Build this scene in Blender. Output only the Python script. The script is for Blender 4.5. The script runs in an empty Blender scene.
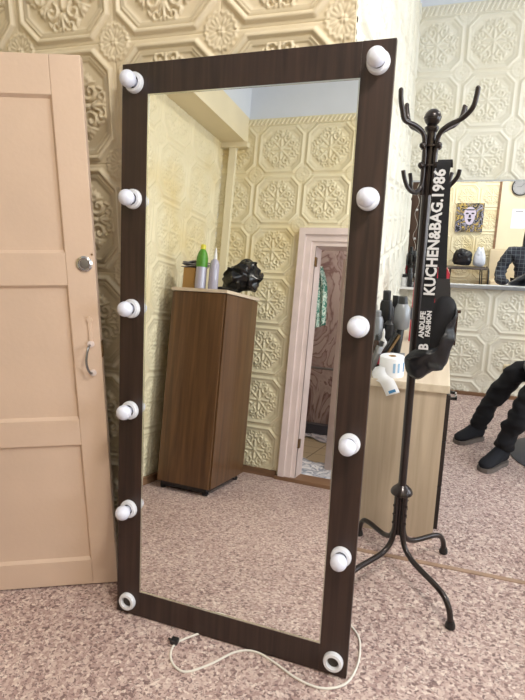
import bpy, math, random
import numpy as np
from mathutils import Vector, Matrix, noise
random.seed(7)
S = bpy.context.scene
COL = S.collection
PI = math.pi

# ------------------------------------------------------------------ materials
def newmat(name):
    m = bpy.data.materials.new(name); m.use_nodes = True
    nt = m.node_tree
    return m, nt, nt.nodes['Principled BSDF']
def rgb(c):
    return tuple(((x/255.0)/12.92 if x/255.0 <= .04045 else ((x/255.0+.055)/1.055)**2.4) for x in c)+(1,)
def paint(name, c, rough=.55, metal=0, var=.06, scale=6, bump=0, bscale=200, spec=.5, coat=0):
    """plain material with a little noise variation in colour"""
    m, nt, b = newmat(name)
    b.inputs['Roughness'].default_value = rough
    b.inputs['Metallic'].default_value = metal
    b.inputs['Specular IOR Level'].default_value = spec
    b.inputs['Coat Weight'].default_value = coat
    tc = nt.nodes.new('ShaderNodeTexCoord')
    n = nt.nodes.new('ShaderNodeTexNoise'); n.inputs['Scale'].default_value = scale; n.inputs['Detail'].default_value = 5
    nt.links.new(tc.outputs['Object'], n.inputs['Vector'])
    r = nt.nodes.new('ShaderNodeValToRGB'); col = rgb(c)
    r.color_ramp.elements[0].position = .3; r.color_ramp.elements[1].position = .7
    r.color_ramp.elements[0].color = tuple(x*(1-var) for x in col[:3])+(1,)
    r.color_ramp.elements[1].color = tuple(min(1, x*(1+var)) for x in col[:3])+(1,)
    nt.links.new(n.outputs['Fac'], r.inputs['Fac']); nt.links.new(r.outputs['Color'], b.inputs['Base Color'])
    if bump:
        n2 = nt.nodes.new('ShaderNodeTexNoise'); n2.inputs['Scale'].default_value = bscale
        nt.links.new(tc.outputs['Object'], n2.inputs['Vector'])
        bp = nt.nodes.new('ShaderNodeBump'); bp.inputs['Strength'].default_value = bump; bp.inputs['Distance'].default_value = .002
        nt.links.new(n2.outputs['Fac'], bp.inputs['Height']); nt.links.new(bp.outputs['Normal'], b.inputs['Normal'])
    return m
def wood(name, c1, c2, grain=(30, 30, 1.5), rough=.45, detail=8, coat=0):
    m, nt, b = newmat(name); b.inputs['Roughness'].default_value = rough; b.inputs['Coat Weight'].default_value = coat
    tc = nt.nodes.new('ShaderNodeTexCoord'); mp = nt.nodes.new('ShaderNodeMapping')
    mp.inputs['Scale'].default_value = grain
    n = nt.nodes.new('ShaderNodeTexNoise'); n.inputs['Scale'].default_value = 1.0; n.inputs['Detail'].default_value = detail
    n.inputs['Distortion'].default_value = .6
    r = nt.nodes.new('ShaderNodeValToRGB')
    r.color_ramp.elements[0].position = .32; r.color_ramp.elements[1].position = .7
    r.color_ramp.elements[0].color = rgb(c1); r.color_ramp.elements[1].color = rgb(c2)
    nt.links.new(tc.outputs['Object'], mp.inputs['Vector']); nt.links.new(mp.outputs['Vector'], n.inputs['Vector'])
    nt.links.new(n.outputs['Fac'], r.inputs['Fac']); nt.links.new(r.outputs['Color'], b.inputs['Base Color'])
    return m

def tile_paint(name, c, stain, amount):
    """cream emulsion on embossed tiles with yellowed water stains"""
    m, nt, b = newmat(name); b.inputs['Roughness'].default_value = .62
    tc = nt.nodes.new('ShaderNodeTexCoord')
    n = nt.nodes.new('ShaderNodeTexNoise'); n.inputs['Scale'].default_value = 2.2; n.inputs['Detail'].default_value = 6
    nt.links.new(tc.outputs['Object'], n.inputs['Vector'])
    r = nt.nodes.new('ShaderNodeValToRGB')
    r.color_ramp.elements[0].position = .5; r.color_ramp.elements[1].position = .72
    r.color_ramp.elements[0].color = (0, 0, 0, 1); r.color_ramp.elements[1].color = (amount, amount, amount, 1)
    nt.links.new(n.outputs['Fac'], r.inputs['Fac'])
    mx = nt.nodes.new('ShaderNodeMix'); mx.data_type = 'RGBA'
    mx.inputs['A'].default_value = rgb(c); mx.inputs['B'].default_value = rgb(stain)
    nt.links.new(r.outputs['Color'], mx.inputs['Factor']); nt.links.new(mx.outputs['Result'], b.inputs['Base Color'])
    return m
def floor_mat():
    m, nt, b = newmat('speckled_pink_vinyl'); b.inputs['Roughness'].default_value = .45
    b.inputs['Specular IOR Level'].default_value = .35
    tc = nt.nodes.new('ShaderNodeTexCoord'); L = nt.links
    wp = nt.nodes.new('ShaderNodeTexNoise'); wp.inputs['Scale'].default_value = 40; wp.inputs['Detail'].default_value = 3
    L.new(tc.outputs['Object'], wp.inputs['Vector'])
    vm = nt.nodes.new('ShaderNodeVectorMath'); vm.operation = 'MULTIPLY_ADD'
    L.new(wp.outputs['Color'], vm.inputs[0]); vm.inputs[1].default_value = (.02, .02, .02); L.new(tc.outputs['Object'], vm.inputs[2])
    v = nt.nodes.new('ShaderNodeTexVoronoi'); v.inputs['Scale'].default_value = 95
    L.new(vm.outputs['Vector'], v.inputs['Vector'])
    sp = nt.nodes.new('ShaderNodeSeparateColor'); L.new(v.outputs['Color'], sp.inputs['Color'])
    r = nt.nodes.new('ShaderNodeValToRGB'); cr = r.color_ramp; cr.interpolation = 'CONSTANT'
    cols = [(0, (138, 115, 112)), (.07, (186, 162, 157)), (.28, (202, 179, 173)), (.5, (212, 192, 185)), (.72, (176, 150, 146)), (.86, (228, 212, 204)), (.96, (154, 130, 127))]
    cr.elements[0].position = 0; cr.elements[0].color = rgb(cols[0][1]); cr.elements[1].position = cols[1][0]; cr.elements[1].color = rgb(cols[1][1])
    for p, c in cols[2:]:
        e = cr.elements.new(p); e.color = rgb(c)
    L.new(sp.outputs['Red'], r.inputs['Fac'])
    # dark flecks, a little longer one way
    mp = nt.nodes.new('ShaderNodeMapping'); mp.inputs['Scale'].default_value = (75, 120, 80); mp.inputs['Rotation'].default_value = (0, 0, .5)
    L.new(tc.outputs['Object'], mp.inputs['Vector'])
    n = nt.nodes.new('ShaderNodeTexNoise'); n.inputs['Scale'].default_value = 1; n.inputs['Detail'].default_value = 4; n.inputs['Distortion'].default_value = 1.2
    L.new(mp.outputs['Vector'], n.inputs['Vector'])
    r2 = nt.nodes.new('ShaderNodeValToRGB'); r2.color_ramp.elements[0].position = .565; r2.color_ramp.elements[1].position = .61
    r2.color_ramp.elements[0].color = (0, 0, 0, 1); r2.color_ramp.elements[1].color = (.8, .8, .8, 1)
    L.new(n.outputs['Fac'], r2.inputs['Fac'])
    mx = nt.nodes.new('ShaderNodeMix'); mx.data_type = 'RGBA'; mx.inputs['B'].default_value = rgb((104, 84, 88))
    L.new(r2.outputs['Color'], mx.inputs['Factor']); L.new(r.outputs['Color'], mx.inputs['A'])
    # broad wear
    n3 = nt.nodes.new('ShaderNodeTexNoise'); n3.inputs['Scale'].default_value = 1.6; n3.inputs['Detail'].default_value = 4
    L.new(tc.outputs['Object'], n3.inputs['Vector'])
    r3 = nt.nodes.new('ShaderNodeValToRGB'); r3.color_ramp.elements[0].position = .3; r3.color_ramp.elements[1].position = .7
    r3.color_ramp.elements[0].color = (.86, .84, .83, 1); r3.color_ramp.elements[1].color = (1, 1, 1, 1)
    L.new(n3.outputs['Fac'], r3.inputs['Fac'])
    m2 = nt.nodes.new('ShaderNodeMix'); m2.data_type = 'RGBA'; m2.blend_type = 'MULTIPLY'; m2.inputs['Factor'].default_value = 1
    L.new(mx.outputs['Result'], m2.inputs['A']); L.new(r3.outputs['Color'], m2.inputs['B'])
    L.new(m2.outputs['Result'], b.inputs['Base Color'])
    return m
def marble_mat():
    m, nt, b = newmat('marbled_wallpaper'); b.inputs['Roughness'].default_value = .5; L = nt.links
    tc = nt.nodes.new('ShaderNodeTexCoord')
    mp = nt.nodes.new('ShaderNodeMapping'); mp.inputs['Scale'].default_value = (1.3, 1.3, 1.0); mp.inputs['Rotation'].default_value = (0, .6, 0)
    L.new(tc.outputs['Object'], mp.inputs['Vector'])
    n = nt.nodes.new('ShaderNodeTexNoise'); n.inputs['Scale'].default_value = 1.3; n.inputs['Detail'].default_value = 4; n.inputs['Distortion'].default_value = 2.2
    L.new(mp.outputs['Vector'], n.inputs['Vector'])
    r = nt.nodes.new('ShaderNodeValToRGB'); cr = r.color_ramp
    cr.elements[0].position = .36; cr.elements[0].color = rgb((128, 98, 96)); cr.elements[1].position = .44; cr.elements[1].color = rgb((186, 168, 164))
    for p, c in ((.48, (170, 146, 142)), (.495, (128, 98, 94)), (.515, (200, 184, 178)), (.58, (180, 160, 156)), (.60, (136, 106, 102)), (.63, (196, 180, 174))):
        e = cr.elements.new(p); e.color = rgb(c)
    L.new(n.outputs['Fac'], r.inputs['Fac']); L.new(r.outputs['Color'], b.inputs['Base Color'])
    return m
def grid_mat(name, c1, c2, sx, sy, w=.04, axes='XY'):
    """thin lines on a ground: floor tiles, plaid"""
    m, nt, b = newmat(name); L = nt.links
    tc = nt.nodes.new('ShaderNodeTexCoord'); sp = nt.nodes.new('ShaderNodeSeparateXYZ'); L.new(tc.outputs['Object'], sp.inputs[0])
    outs = []
    for ax, s in zip(axes, (sx, sy)):
        a = nt.nodes.new('ShaderNodeMath'); a.operation = 'MULTIPLY'; L.new(sp.outputs[ax], a.inputs[0]); a.inputs[1].default_value = s
        f = nt.nodes.new('ShaderNodeMath'); f.operation = 'FRACT'; L.new(a.outputs[0], f.inputs[0])
        g = nt.nodes.new('ShaderNodeMath'); g.operation = 'LESS_THAN'; L.new(f.outputs[0], g.inputs[0]); g.inputs[1].default_value = w
        outs.append(g)
    mxx = nt.nodes.new('ShaderNodeMath'); mxx.operation = 'MAXIMUM'; L.new(outs[0].outputs[0], mxx.inputs[0]); L.new(outs[1].outputs[0], mxx.inputs[1])
    mx = nt.nodes.new('ShaderNodeMix'); mx.data_type = 'RGBA'; mx.inputs['A'].default_value = rgb(c1); mx.inputs['B'].default_value = rgb(c2)
    L.new(mxx.outputs[0], mx.inputs['Factor']); L.new(mx.outputs['Result'], b.inputs['Base Color']); b.inputs['Roughness'].default_value = .7
    return m
def blotch_mat(name, cols, scale, rough=.7, dist=1.0):
    m, nt, b = newmat(name); L = nt.links; b.inputs['Roughness'].default_value = rough
    tc = nt.nodes.new('ShaderNodeTexCoord'); n = nt.nodes.new('ShaderNodeTexNoise'); n.inputs['Scale'].default_value = scale
    n.inputs['Distortion'].default_value = dist; n.inputs['Detail'].default_value = 3
    L.new(tc.outputs['Object'], n.inputs['Vector'])
    r = nt.nodes.new('ShaderNodeValToRGB'); cr = r.color_ramp; cr.interpolation = 'CONSTANT'
    cr.elements[0].position = 0; cr.elements[0].color = rgb(cols[0])
    k = len(cols); cr.elements[1].position = .36; cr.elements[1].color = rgb(cols[1])
    for i in range(2, k):
        e = cr.elements.new(.36+.28*(i-1)/(k-1)); e.color = rgb(cols[i])
    L.new(n.outputs['Fac'], r.inputs['Fac']); L.new(r.outputs['Color'], b.inputs['Base Color'])
    return m

M = {}
M['tile'] = tile_paint('cream_embossed_tile', (222, 214, 192), (216, 196, 146), .6)
M['tile_back'] = tile_paint('yellowed_embossed_tile', (226, 216, 184), (214, 192, 134), .7)
M['tile_near'] = tile_paint('shaded_cream_tile', (226, 212, 186), (206, 188, 156), .5)  # same cream paint, warm tone of the shaded wall put in the colour
M['tile_lit'] = tile_paint('daylit_cream_tile', (222, 219, 206), (216, 208, 184), .5)  # same paint again, daylight on side and far walls painted in as paler
M['plaster'] = paint('white_plaster', (212, 217, 224), .7, var=.03, scale=3)
M['cream_plaster'] = paint('cream_plaster', (226, 217, 188), .6, var=.04, scale=3)
M['beam'] = paint('cream_beam_paint', (224, 212, 180), .6, var=.05, scale=4)
M['floor'] = floor_mat()
M['wenge'] = wood('dark_wenge_laminate', (38, 26, 23), (62, 44, 38), (45, 45, 2.2), .42)
M['hardboard'] = paint('brown_hardboard', (96, 74, 62), .8, var=.1)
M['brownwood'] = wood('walnut_veneer', (76, 52, 32), (106, 76, 48), (32, 32, 1.8), .32, coat=.15)
M['palewood'] = wood('pale_ash_laminate', (178, 160, 140), (202, 185, 165), (26, 26, 1.4), .5)
M['paletop'] = wood('pale_ash_worktop', (200, 184, 162), (218, 204, 184), (22, 2, 22), .45)
M['dark'] = paint('black_brown_laminate', (38, 28, 27), .5)
M['woodtrim'] = wood('brown_painted_skirting', (114, 84, 62), (142, 108, 80), (2, 2, 20), .5)
M['tape'] = paint('brown_floor_strip', (164, 136, 116), .5, var=.15, scale=20)
M['door'] = paint('peach_gloss_paint', (218, 192, 172), .38, var=.05, scale=3, bump=.25, bscale=60)
M['pinkframe'] = paint('pinkish_white_gloss', (222, 206, 202), .4, var=.06, scale=8)
M['chrome'] = paint('chrome', (200, 200, 200), .18, 1, var=.02)
M['steel'] = paint('brushed_steel', (150, 150, 152), .4, 1)
M['alu'] = paint('aluminium_rail', (176, 182, 192), .35, .8)
M['brass'] = paint('old_brass', (140, 116, 84), .45, .9)
M['blackmetal'] = paint('bronze_black_metal', (46, 38, 38), .32, .55, var=.15, coat=.3)
M['porcelain'] = paint('white_porcelain', (226, 228, 236), .25, var=.02, coat=.4)
M['opal'] = paint('opal_bulb_glass', (222, 226, 244), .3, var=.01, coat=.3)
M['socketdark'] = paint('socket_contact', (70, 66, 62), .4, .6)
M['mirror'] = newmat('mirror_silver')[0]
_b = M['mirror'].node_tree.nodes['Principled BSDF']; _b.inputs['Metallic'].default_value = 1; _b.inputs['Roughness'].default_value = 0; _b.inputs['Base Color'].default_value = (.93, .94, .93, 1)
M['bevelglass'] = paint('mirror_bevel', (214, 216, 206), .12, .9)
M['white'] = paint('white_plastic', (228, 228, 228), .4, var=.02)
M['cord'] = paint('white_cord', (226, 222, 214), .5, var=.03)
M['paper'] = paint('white_paper', (236, 236, 240), .8, var=.02)
M['bluepaper'] = paint('blue_print', (70, 130, 180), .8)
M['lightblue'] = paint('pale_blue_print', (150, 184, 216), .8)
M['black'] = paint('black_plastic', (24, 24, 26), .4)
M['blackfabric'] = paint('black_webbing', (20, 20, 26), .85, var=.2, scale=60)
M['leather'] = paint('black_leather', (27, 28, 34), .38, var=.3, scale=18, bump=.5, bscale=90)
M['strapgrey'] = paint('charcoal_webbing', (40, 38, 41), .7)
M['print'] = paint('white_print', (214, 214, 218), .6, var=.02)
M['red'] = paint('dark_red_vinyl', (172, 44, 62), .4)
M['greyvinyl'] = paint('grey_vinyl', (76, 78, 88), .45)
M['greymetal'] = paint('grey_plastic', (132, 134, 138), .35, .3)
M['binbag'] = paint('black_polythene', (18, 18, 20), .22, var=.2, scale=20)
M['whitebag'] = paint('white_polythene', (214, 222, 238), .35, var=.04)
M['green'] = paint('green_label', (78, 142, 40), .4, var=.15, scale=40)
M['yellowcap'] = paint('yellow_cap', (222, 214, 70), .4)
M['cardboard'] = paint('brown_cardboard', (178, 140, 84), .8, var=.08)
M['greycloth'] = paint('grey_folded_paper', (128, 128, 134), .8, var=.2, scale=30)
M['clear'] = paint('cloudy_clear_plastic', (170, 168, 186), .15, var=.1, coat=.5)
M['beige'] = paint('beige_vinyl', (206, 190, 160), .5)
M['tabledark'] = paint('dark_grey_tabletop', (74, 66, 66), .45)
M['pants'] = paint('black_trousers', (14, 15, 22), .9, var=.3, scale=30)
M['boot'] = paint('dark_navy_suede', (11, 15, 26), .85, var=.25, scale=40)
M['sole'] = paint('grey_rubber_sole', (104, 96, 92), .7)
M['puffer'] = paint('black_puffer_nylon', (24, 28, 40), .3, var=.2)
M['skin'] = paint('skin', (206, 160, 132), .5, var=.03)
M['hair'] = paint('black_hair', (16, 14, 16), .5, var=.3, scale=60)
M['plaid'] = grid_mat('dark_plaid_flannel', (40, 44, 58), (104, 112, 120), 19, 19, .10, 'XZ')
M['marble'] = marble_mat()
M['bathtile'] = grid_mat('cream_floor_tile', (206, 192, 158), (120, 108, 92), 3.3, 3.3, .03)
M['towel'] = blotch_mat('green_checked_towel', [(214, 224, 214), (120, 164, 148), (206, 220, 208), (70, 128, 112)], 26)
M['newspaper'] = blotch_mat('spread_newspaper', [(232, 232, 236), (210, 212, 220), (160, 168, 184), (236, 236, 240)], 9)
M['clockface'] = paint('clock_face', (160, 160, 162), .5)
M['glow'] = newmat('added_lamp_glow')[0]  # glowing disc of the added ceiling lamps
_b = M['glow'].node_tree.nodes['Principled BSDF']; _b.inputs['Emission Color'].default_value = (1, .93, .82, 1); _b.inputs['Emission Strength'].default_value = 3.0
M['abstract'] = blotch_mat('abstract_print', [(30, 32, 36), (60, 62, 72), (186, 160, 90), (34, 34, 40), (150, 148, 166), (30, 32, 40)], 7, .5, 2.0)
M['faceprint'] = paint('pale_lilac_print', (200, 192, 212), .6)
M['inkprint'] = paint('dark_ink_print', (34, 32, 40), .6)
M['brownbottle'] = paint('brown_bottle', (66, 46, 38), .25)
M['gold'] = paint('gold_brown_metal', (132, 108, 78), .3, .7)

# ------------------------------------------------------------------ mesh builder
class MB:
    def __init__(s): s.v = []; s.f = []
    def add(s, vs, fs):
        o = len(s.v); s.v += [tuple(v) for v in vs]; s.f += [tuple(i+o for i in f) for f in fs]; return s
    def box(s, a, b, bev=0.0):
        x0, y0, z0 = a; x1, y1, z1 = b
        if x0 > x1: x0, x1 = x1, x0
        if y0 > y1: y0, y1 = y1, y0
        if z0 > z1: z0, z1 = z1, z0
        if bev <= 0:
            vs = [(x, y, z) for x in (x0, x1) for y in (y0, y1) for z in (z0, z1)]
            return s.add(vs, [(0, 1, 3, 2), (4, 6, 7, 5), (0, 4, 5, 1), (2, 3, 7, 6), (0, 2, 6, 4), (1, 5, 7, 3)])
        import bmesh
        bm = bmesh.new(); bmesh.ops.create_cube(bm, size=1)
        for v in bm.verts: v.co = Vector(((x0+x1)/2+v.co.x*(x1-x0), (y0+y1)/2+v.co.y*(y1-y0), (z0+z1)/2+v.co.z*(z1-z0)))
        bmesh.ops.bevel(bm, geom=bm.edges[:], offset=bev, segments=2, profile=.6, affect='EDGES')
        bm.verts.index_update()
        s.add([v.co[:] for v in bm.verts], [[v.index for v in f.verts] for f in bm.faces]); bm.free(); return s
    def tube(s, pts, r, n=10, caps=True):
        pts = [Vector(p) for p in pts]; rs = r if isinstance(r, (list, tuple)) else [r]*len(pts)
        t0 = (pts[1]-pts[0]).normalized(); a = Vector((0, 0, 1)) if abs(t0.z) < .9 else Vector((1, 0, 0))
        nrm = t0.cross(a).normalized(); rings = []; vs = []
        for i, p in enumerate(pts):
            t = (pts[min(i+1, len(pts)-1)]-pts[max(i-1, 0)]).normalized()
            nrm = (nrm-t*nrm.dot(t)).normalized(); bn = t.cross(nrm)
            vs += [p+(nrm*math.cos(2*PI*k/n)+bn*math.sin(2*PI*k/n))*rs[i] for k in range(n)]
        fs = [(i*n+k, i*n+(k+1) % n, (i+1)*n+(k+1) % n, (i+1)*n+k) for i in range(len(pts)-1) for k in range(n)]
        if caps: fs += [tuple(range(n-1, -1, -1)), tuple((len(pts)-1)*n+k for k in range(n))]
        return s.add(vs, fs)
    def lathe(s, prof, n=24, o=(0, 0, 0), axis='Z', caps=True):
        vs = []
        for r, h in prof:
            for k in range(n):
                c, d = r*math.cos(2*PI*k/n), r*math.sin(2*PI*k/n)
                if axis == 'Z': q = (c, d, h)
                elif axis == '-Y': q = (c, -h, d)
                elif axis == 'X': q = (h, c, d)
                vs.append((q[0]+o[0], q[1]+o[1], q[2]+o[2]))
        m = len(prof)
        fs = [(i*n+k, i*n+(k+1) % n, (i+1)*n+(k+1) % n, (i+1)*n+k) for i in range(m-1) for k in range(n)]
        if caps: fs += [tuple(range(n-1, -1, -1)), tuple((m-1)*n+k for k in range(n))]
        return s.add(vs, fs)
    def ball(s, c, r, n=16, sc=(1, 1, 1)):
        vs = []; m = n//2
        prof = [(math.sin(PI*i/m), -math.cos(PI*i/m)) for i in range(m+1)]
        prof[0] = (.001, -1); prof[-1] = (.001, 1)
        for a, h in prof:
            for k in range(n): vs.append((c[0]+r*sc[0]*a*math.cos(2*PI*k/n), c[1]+r*sc[1]*a*math.sin(2*PI*k/n), c[2]+r*sc[2]*h))
        fs = [(i*n+k, i*n+(k+1) % n, (i+1)*n+(k+1) % n, (i+1)*n+k) for i in range(m) for k in range(n)]
        fs += [tuple(range(n-1, -1, -1)), tuple(m*n+k for k in range(n))]
        return s.add(vs, fs)
    def prism(s, poly, a, b, axis='Y'):
        n = len(poly)
        def q(p, h): return {'Y': (p[0], h, p[1]), 'Z': (p[0], p[1], h), 'X': (h, p[0], p[1])}[axis]
        vs = [q(p, a) for p in poly]+[q(p, b) for p in poly]
        fs = [tuple(range(n)), tuple(range(2*n-1, n-1, -1))]+[(i, i+n, (i+1) % n+n, (i+1) % n) for i in range(n)]
        return s.add(vs, fs)
    def pillow(s, poly, depth, y0=0, rings=7, wob=0, seed=0, sub=3):
        """an outline in XZ inflated front and back"""
        P = []
        for i in range(len(poly)):
            a, b = Vector(poly[i]), Vector(poly[(i+1) % len(poly)])
            for k in range(sub): P.append(a.lerp(b, k/sub))
        # soften corners
        for _ in range(2): P = [(P[i-1]+P[i]*2+P[(i+1) % len(P)])/4 for i in range(len(P))]
        c = sum(P, Vector((0, 0)))/len(P); n = len(P); vs = []; off = []
        lev = [math.sin(PI/2*k/rings) for k in range(rings+1)]
        seq = [(1-(k/rings)**1.0, 1) for k in range(rings, -1, -1)]+[(1-(k/rings), -1) for k in range(1, rings+1)]
        for t, sg in seq:
            for p in P:
                q = c+(p-c)*max(t, .02); h = depth/2*math.sqrt(max(0, 1-t**2.6))*sg
                w = Vector((0, 0, 0))
                if wob: w = noise.noise_vector(Vector((q.x*22+seed, h*22, q.y*22)))*wob
                vs.append((q.x+w.x, y0-h+w.y, q.y+w.z))
        m = len(seq)
        fs = [(i*n+k, (i+1)*n+k, (i+1)*n+(k+1) % n, i*n+(k+1) % n) for i in range(m-1) for k in range(n)]
        fs += [tuple(range(n)), tuple((m-1)*n+k for k in range(n-1, -1, -1))]
        return s.add(vs, fs)
    def xform(s, mat):
        s.v = [tuple(mat @ Vector(v)) for v in s.v]; return s
    def build(s, name, mat, parent=None, smooth=False, kind=None, origin=None):
        me = bpy.data.meshes.new(name); o = bpy.data.objects.new(name, me); COL.objects.link(o)
        vs = s.v
        if origin is not None:
            vs = [(v[0]-origin[0], v[1]-origin[1], v[2]-origin[2]) for v in vs]; o.location = origin
        me.from_pydata(vs, [], s.f); me.materials.append(mat); me.validate()
        import bmesh
        bm = bmesh.new(); bm.from_mesh(me); bmesh.ops.recalc_face_normals(bm, faces=bm.faces[:]); bm.to_mesh(me); bm.free()
        if smooth:
            me.polygons.foreach_set('use_smooth', [True]*len(me.polygons))
            try: me.set_sharp_from_angle(angle=math.radians(40))
            except Exception: pass
        if parent: o.parent = parent
        if kind: o['kind'] = kind
        return o
def thing(name, label, cat, loc=(0, 0, 0), group=None, mat=None):
    o = bpy.data.objects.new(name, None); COL.objects.link(o); o.empty_display_size = .05
    if mat is not None: o.matrix_world = mat
    else: o.location = loc
    o['label'] = label; o['category'] = cat
    if group: o['group'] = group
    return o
def tag(o, label, cat, group=None):
    o['label'] = label; o['category'] = cat
    if group: o['group'] = group
    return o
def smoothpath(pts, k=6):
    P = [Vector(p) for p in pts]; out = []
    for i in range(len(P)-1):
        p0, p1, p2, p3 = P[max(i-1, 0)], P[i], P[i+1], P[min(i+2, len(P)-1)]
        for j in range(k):
            t = j/k
            out.append(.5*((2*p1)+(p2-p0)*t+(2*p0-5*p1+4*p2-p3)*t*t+(3*p1-p0-3*p2+p3)*t**3))
    out.append(P[-1]); return out

# ------------------------------------------------------------------ embossed tiles
T = .4013
def tile_height(n):
    g = np.linspace(-1, 1, n+1); U, V = np.meshgrid(g, g)
    a0, b0 = np.abs(U), np.abs(V)
    a, b = np.maximum(a0, b0), np.minimum(a0, b0)
    def ridge(d, w): return np.clip(1-(d/w)**2, 0, 1)**.8
    oc = np.maximum(a, (a+b)*.616)
    h = 1.0*ridge(oc-.885, .052)
    h = np.maximum(h, .55*ridge(oc-.80, .02))
    h = np.maximum(h, .35*ridge(oc-.755, .014))
    # sunk panel inside the octagon
    h = h-.28*(oc < .755)*np.clip((.755-oc)/.05, 0, 1)
    a, b = a/1.12, b/1.12; U, V = U/1.12, V/1.12; g = a*1.12
    base = h.copy(); orn = np.zeros_like(h)
    def dot(x, y, r, k):
        nonlocal orn
        for (p, q) in ((x, y),): orn = np.maximum(orn, k*np.sqrt(np.clip(1-((a-p)**2+(b-q)**2)/r**2, 0, 1)))
    def arc(cx, cy, r0, r1, t0, t1, w, k, N=26):
        nonlocal orn
        for i in range(N+1):
            t = t0+(t1-t0)*i/N; r = r0+(r1-r0)*i/N
            d = np.hypot(a-cx-r*np.cos(t), b-cy-r*np.sin(t)); orn = np.maximum(orn, k*np.clip(1-(d/w)**2, 0, 1)**.6)
    def seg(x0, y0, x1, y1, w0, w1, k, N=14):
        nonlocal orn
        for i in range(N+1):
            t = i/N; w = w0+(w1-w0)*t
            d = np.hypot(a-x0-(x1-x0)*t, b-y0-(y1-y0)*t); orn = np.maximum(orn, k*np.clip(1-(d/w)**2, 0, 1)**.6)
    arc(.40, .21, .13, .03, -2.6, 3.2, .034, .85)          # scroll
    arc(.60, .13, .09, .025, -1.2, 4.4, .028, .8)          # upper scroll
    seg(.14, .0, .34, .0, .035, .05, .8); seg(.47, 0, .66, 0, .05, .02, .95)
    seg(.44, .02, .56, .075, .035, .02, .9)
    seg(.14, .14, .27, .27, .03, .055, .8); seg(.30, .30, .47, .36, .045, .015, .8); seg(.27, .16, .31, .1, .03, .02, .7)
    seg(.53, .27, .60, .24, .03, .015, .7); dot(.385, .385, .055, .9); dot(.50, .22, .035, .8)
    rr = np.hypot(U, V); th = np.arctan2(V, U)
    ros = np.clip(1-(rr/(.145+.02*np.cos(8*th)))**2, 0, 1)**.5*(.55+.3*np.cos(8*th)); orn = np.maximum(orn, ros)
    h = np.maximum(h, -.28+1.15*orn*(oc < .745))
    # corner rosettes, shared by four tiles
    cr = np.hypot(1-a0, 1-b0); ct = np.arctan2(1-b0, 1-a0)
    R = .30+.016*np.cos(16*ct)
    ring = ridge(cr-R+.035, .035)*.42
    pet = np.clip(1-((cr-.17)/.09)**2, 0, 1)*(.5+.5*np.cos(16*ct))*.38
    ring = np.maximum(ring, np.maximum(pet, .5*np.sqrt(np.clip(1-(cr/.065)**2, 0, 1))))
    h = np.where(cr < .33, np.maximum(ring, np.where(cr < R-.03, 0, h*0+np.where(cr < .33, 0, h))), h)
    # seam between tiles
    h = h-.22*np.exp(-((1-g)/.010)**2)
    return h
_th = {}
def tiled(name, origin, e, nrm, rects, s0, z0, res, amp, mat, thick=.1, border=None, extra=None):
    """wall mesh: rectangles (s0,z0,s1,z1) on the plane origin+s*e+z*Z cut on the tile grid and embossed along nrm"""
    e = np.array(e, float); nrm = np.array(nrm, float); O = np.array(origin, float); Z = np.array((0, 0, 1.))
    if res not in _th: _th[res] = tile_height(res)
    Hh = _th[res]
    V = []; F = []; n0 = 0
    for (a, c, b, d) in rects:
        ks = np.arange(math.floor((a-s0)/T)-1, math.ceil((b-s0)/T)+1); kz = np.arange(math.floor((c-z0)/T)-1, math.ceil((d-z0)/T)+1)
        for i in ks:
            for j in kz:
                x0, y0 = s0+i*T, z0+j*T
                if x0 >= b-1e-4 or x0+T <= a+1e-4 or y0 >= d-1e-4 or y0+T <= c+1e-4: continue
                gx = np.linspace(x0, x0+T, res+1); gy = np.linspace(y0, y0+T, res+1)
                ix = np.where((gx > a-T/res) & (gx < b+T/res))[0]; iy = np.where((gy > c-T/res) & (gy < d+T/res))[0]
                gx2 = np.clip(gx[ix], a, b); gy2 = np.clip(gy[iy], c, d)
                if len(ix) < 2 or len(iy) < 2: continue
                H = Hh[np.ix_(iy, ix)]*amp
                P = O+gx2[None, :, None]*e+gy2[:, None, None]*Z+H[:, :, None]*nrm
                nx, ny = len(ix), len(iy)
                V.append(P.reshape(-1, 3)); idx = (np.arange(nx*ny).reshape(ny, nx)+n0)
                F.append(np.stack([idx[:-1, :-1], idx[:-1, 1:], idx[1:, 1:], idx[1:, :-1]], -1).reshape(-1, 4)); n0 += nx*ny
    nf_s = sum(len(f) for f in F)
    # solid core behind, with the same outline
    def boxq(a, c, b, d, t0, t1):
        nonlocal n0
        q = [O+s*e+z*Z+t*nrm for t in (t0, t1) for (s, z) in ((a, c), (b, c), (b, d), (a, d))]
        V.append(np.array(q)); o = n0; n0 += 8
        F.append(np.array([(0, 1, 2, 3), (7, 6, 5, 4), (0, 4, 5, 1), (1, 5, 6, 2), (2, 6, 7, 3), (3, 7, 4, 0)])+o)
    for (a, c, b, d) in rects: boxq(a, c, b, d, -thick, -.35*amp)
    for (a, c, b, d, t) in (extra or []): boxq(a, c, b, d, -thick, t)
    V = np.concatenate(V); F = np.concatenate(F)
    if np.dot(np.cross(e, Z), nrm) < 0: F = F[:, ::-1].copy()
    me = bpy.data.meshes.new(name); me.vertices.add(len(V)); me.vertices.foreach_set('co', V.ravel())
    me.loops.add(F.size); me.loops.foreach_set('vertex_index', F.ravel().astype(np.int32))
    me.polygons.add(len(F)); me.polygons.foreach_set('loop_start', np.arange(0, F.size, 4, dtype=np.int32))
    sm = np.zeros(len(F), bool); sm[:nf_s] = True; me.polygons.foreach_set('use_smooth', sm)
    me.update(); me.validate(); me.materials.append(mat)
    o = bpy.data.objects.new(name, me); COL.objects.link(o); o['kind'] = 'structure'
    return o

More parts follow.
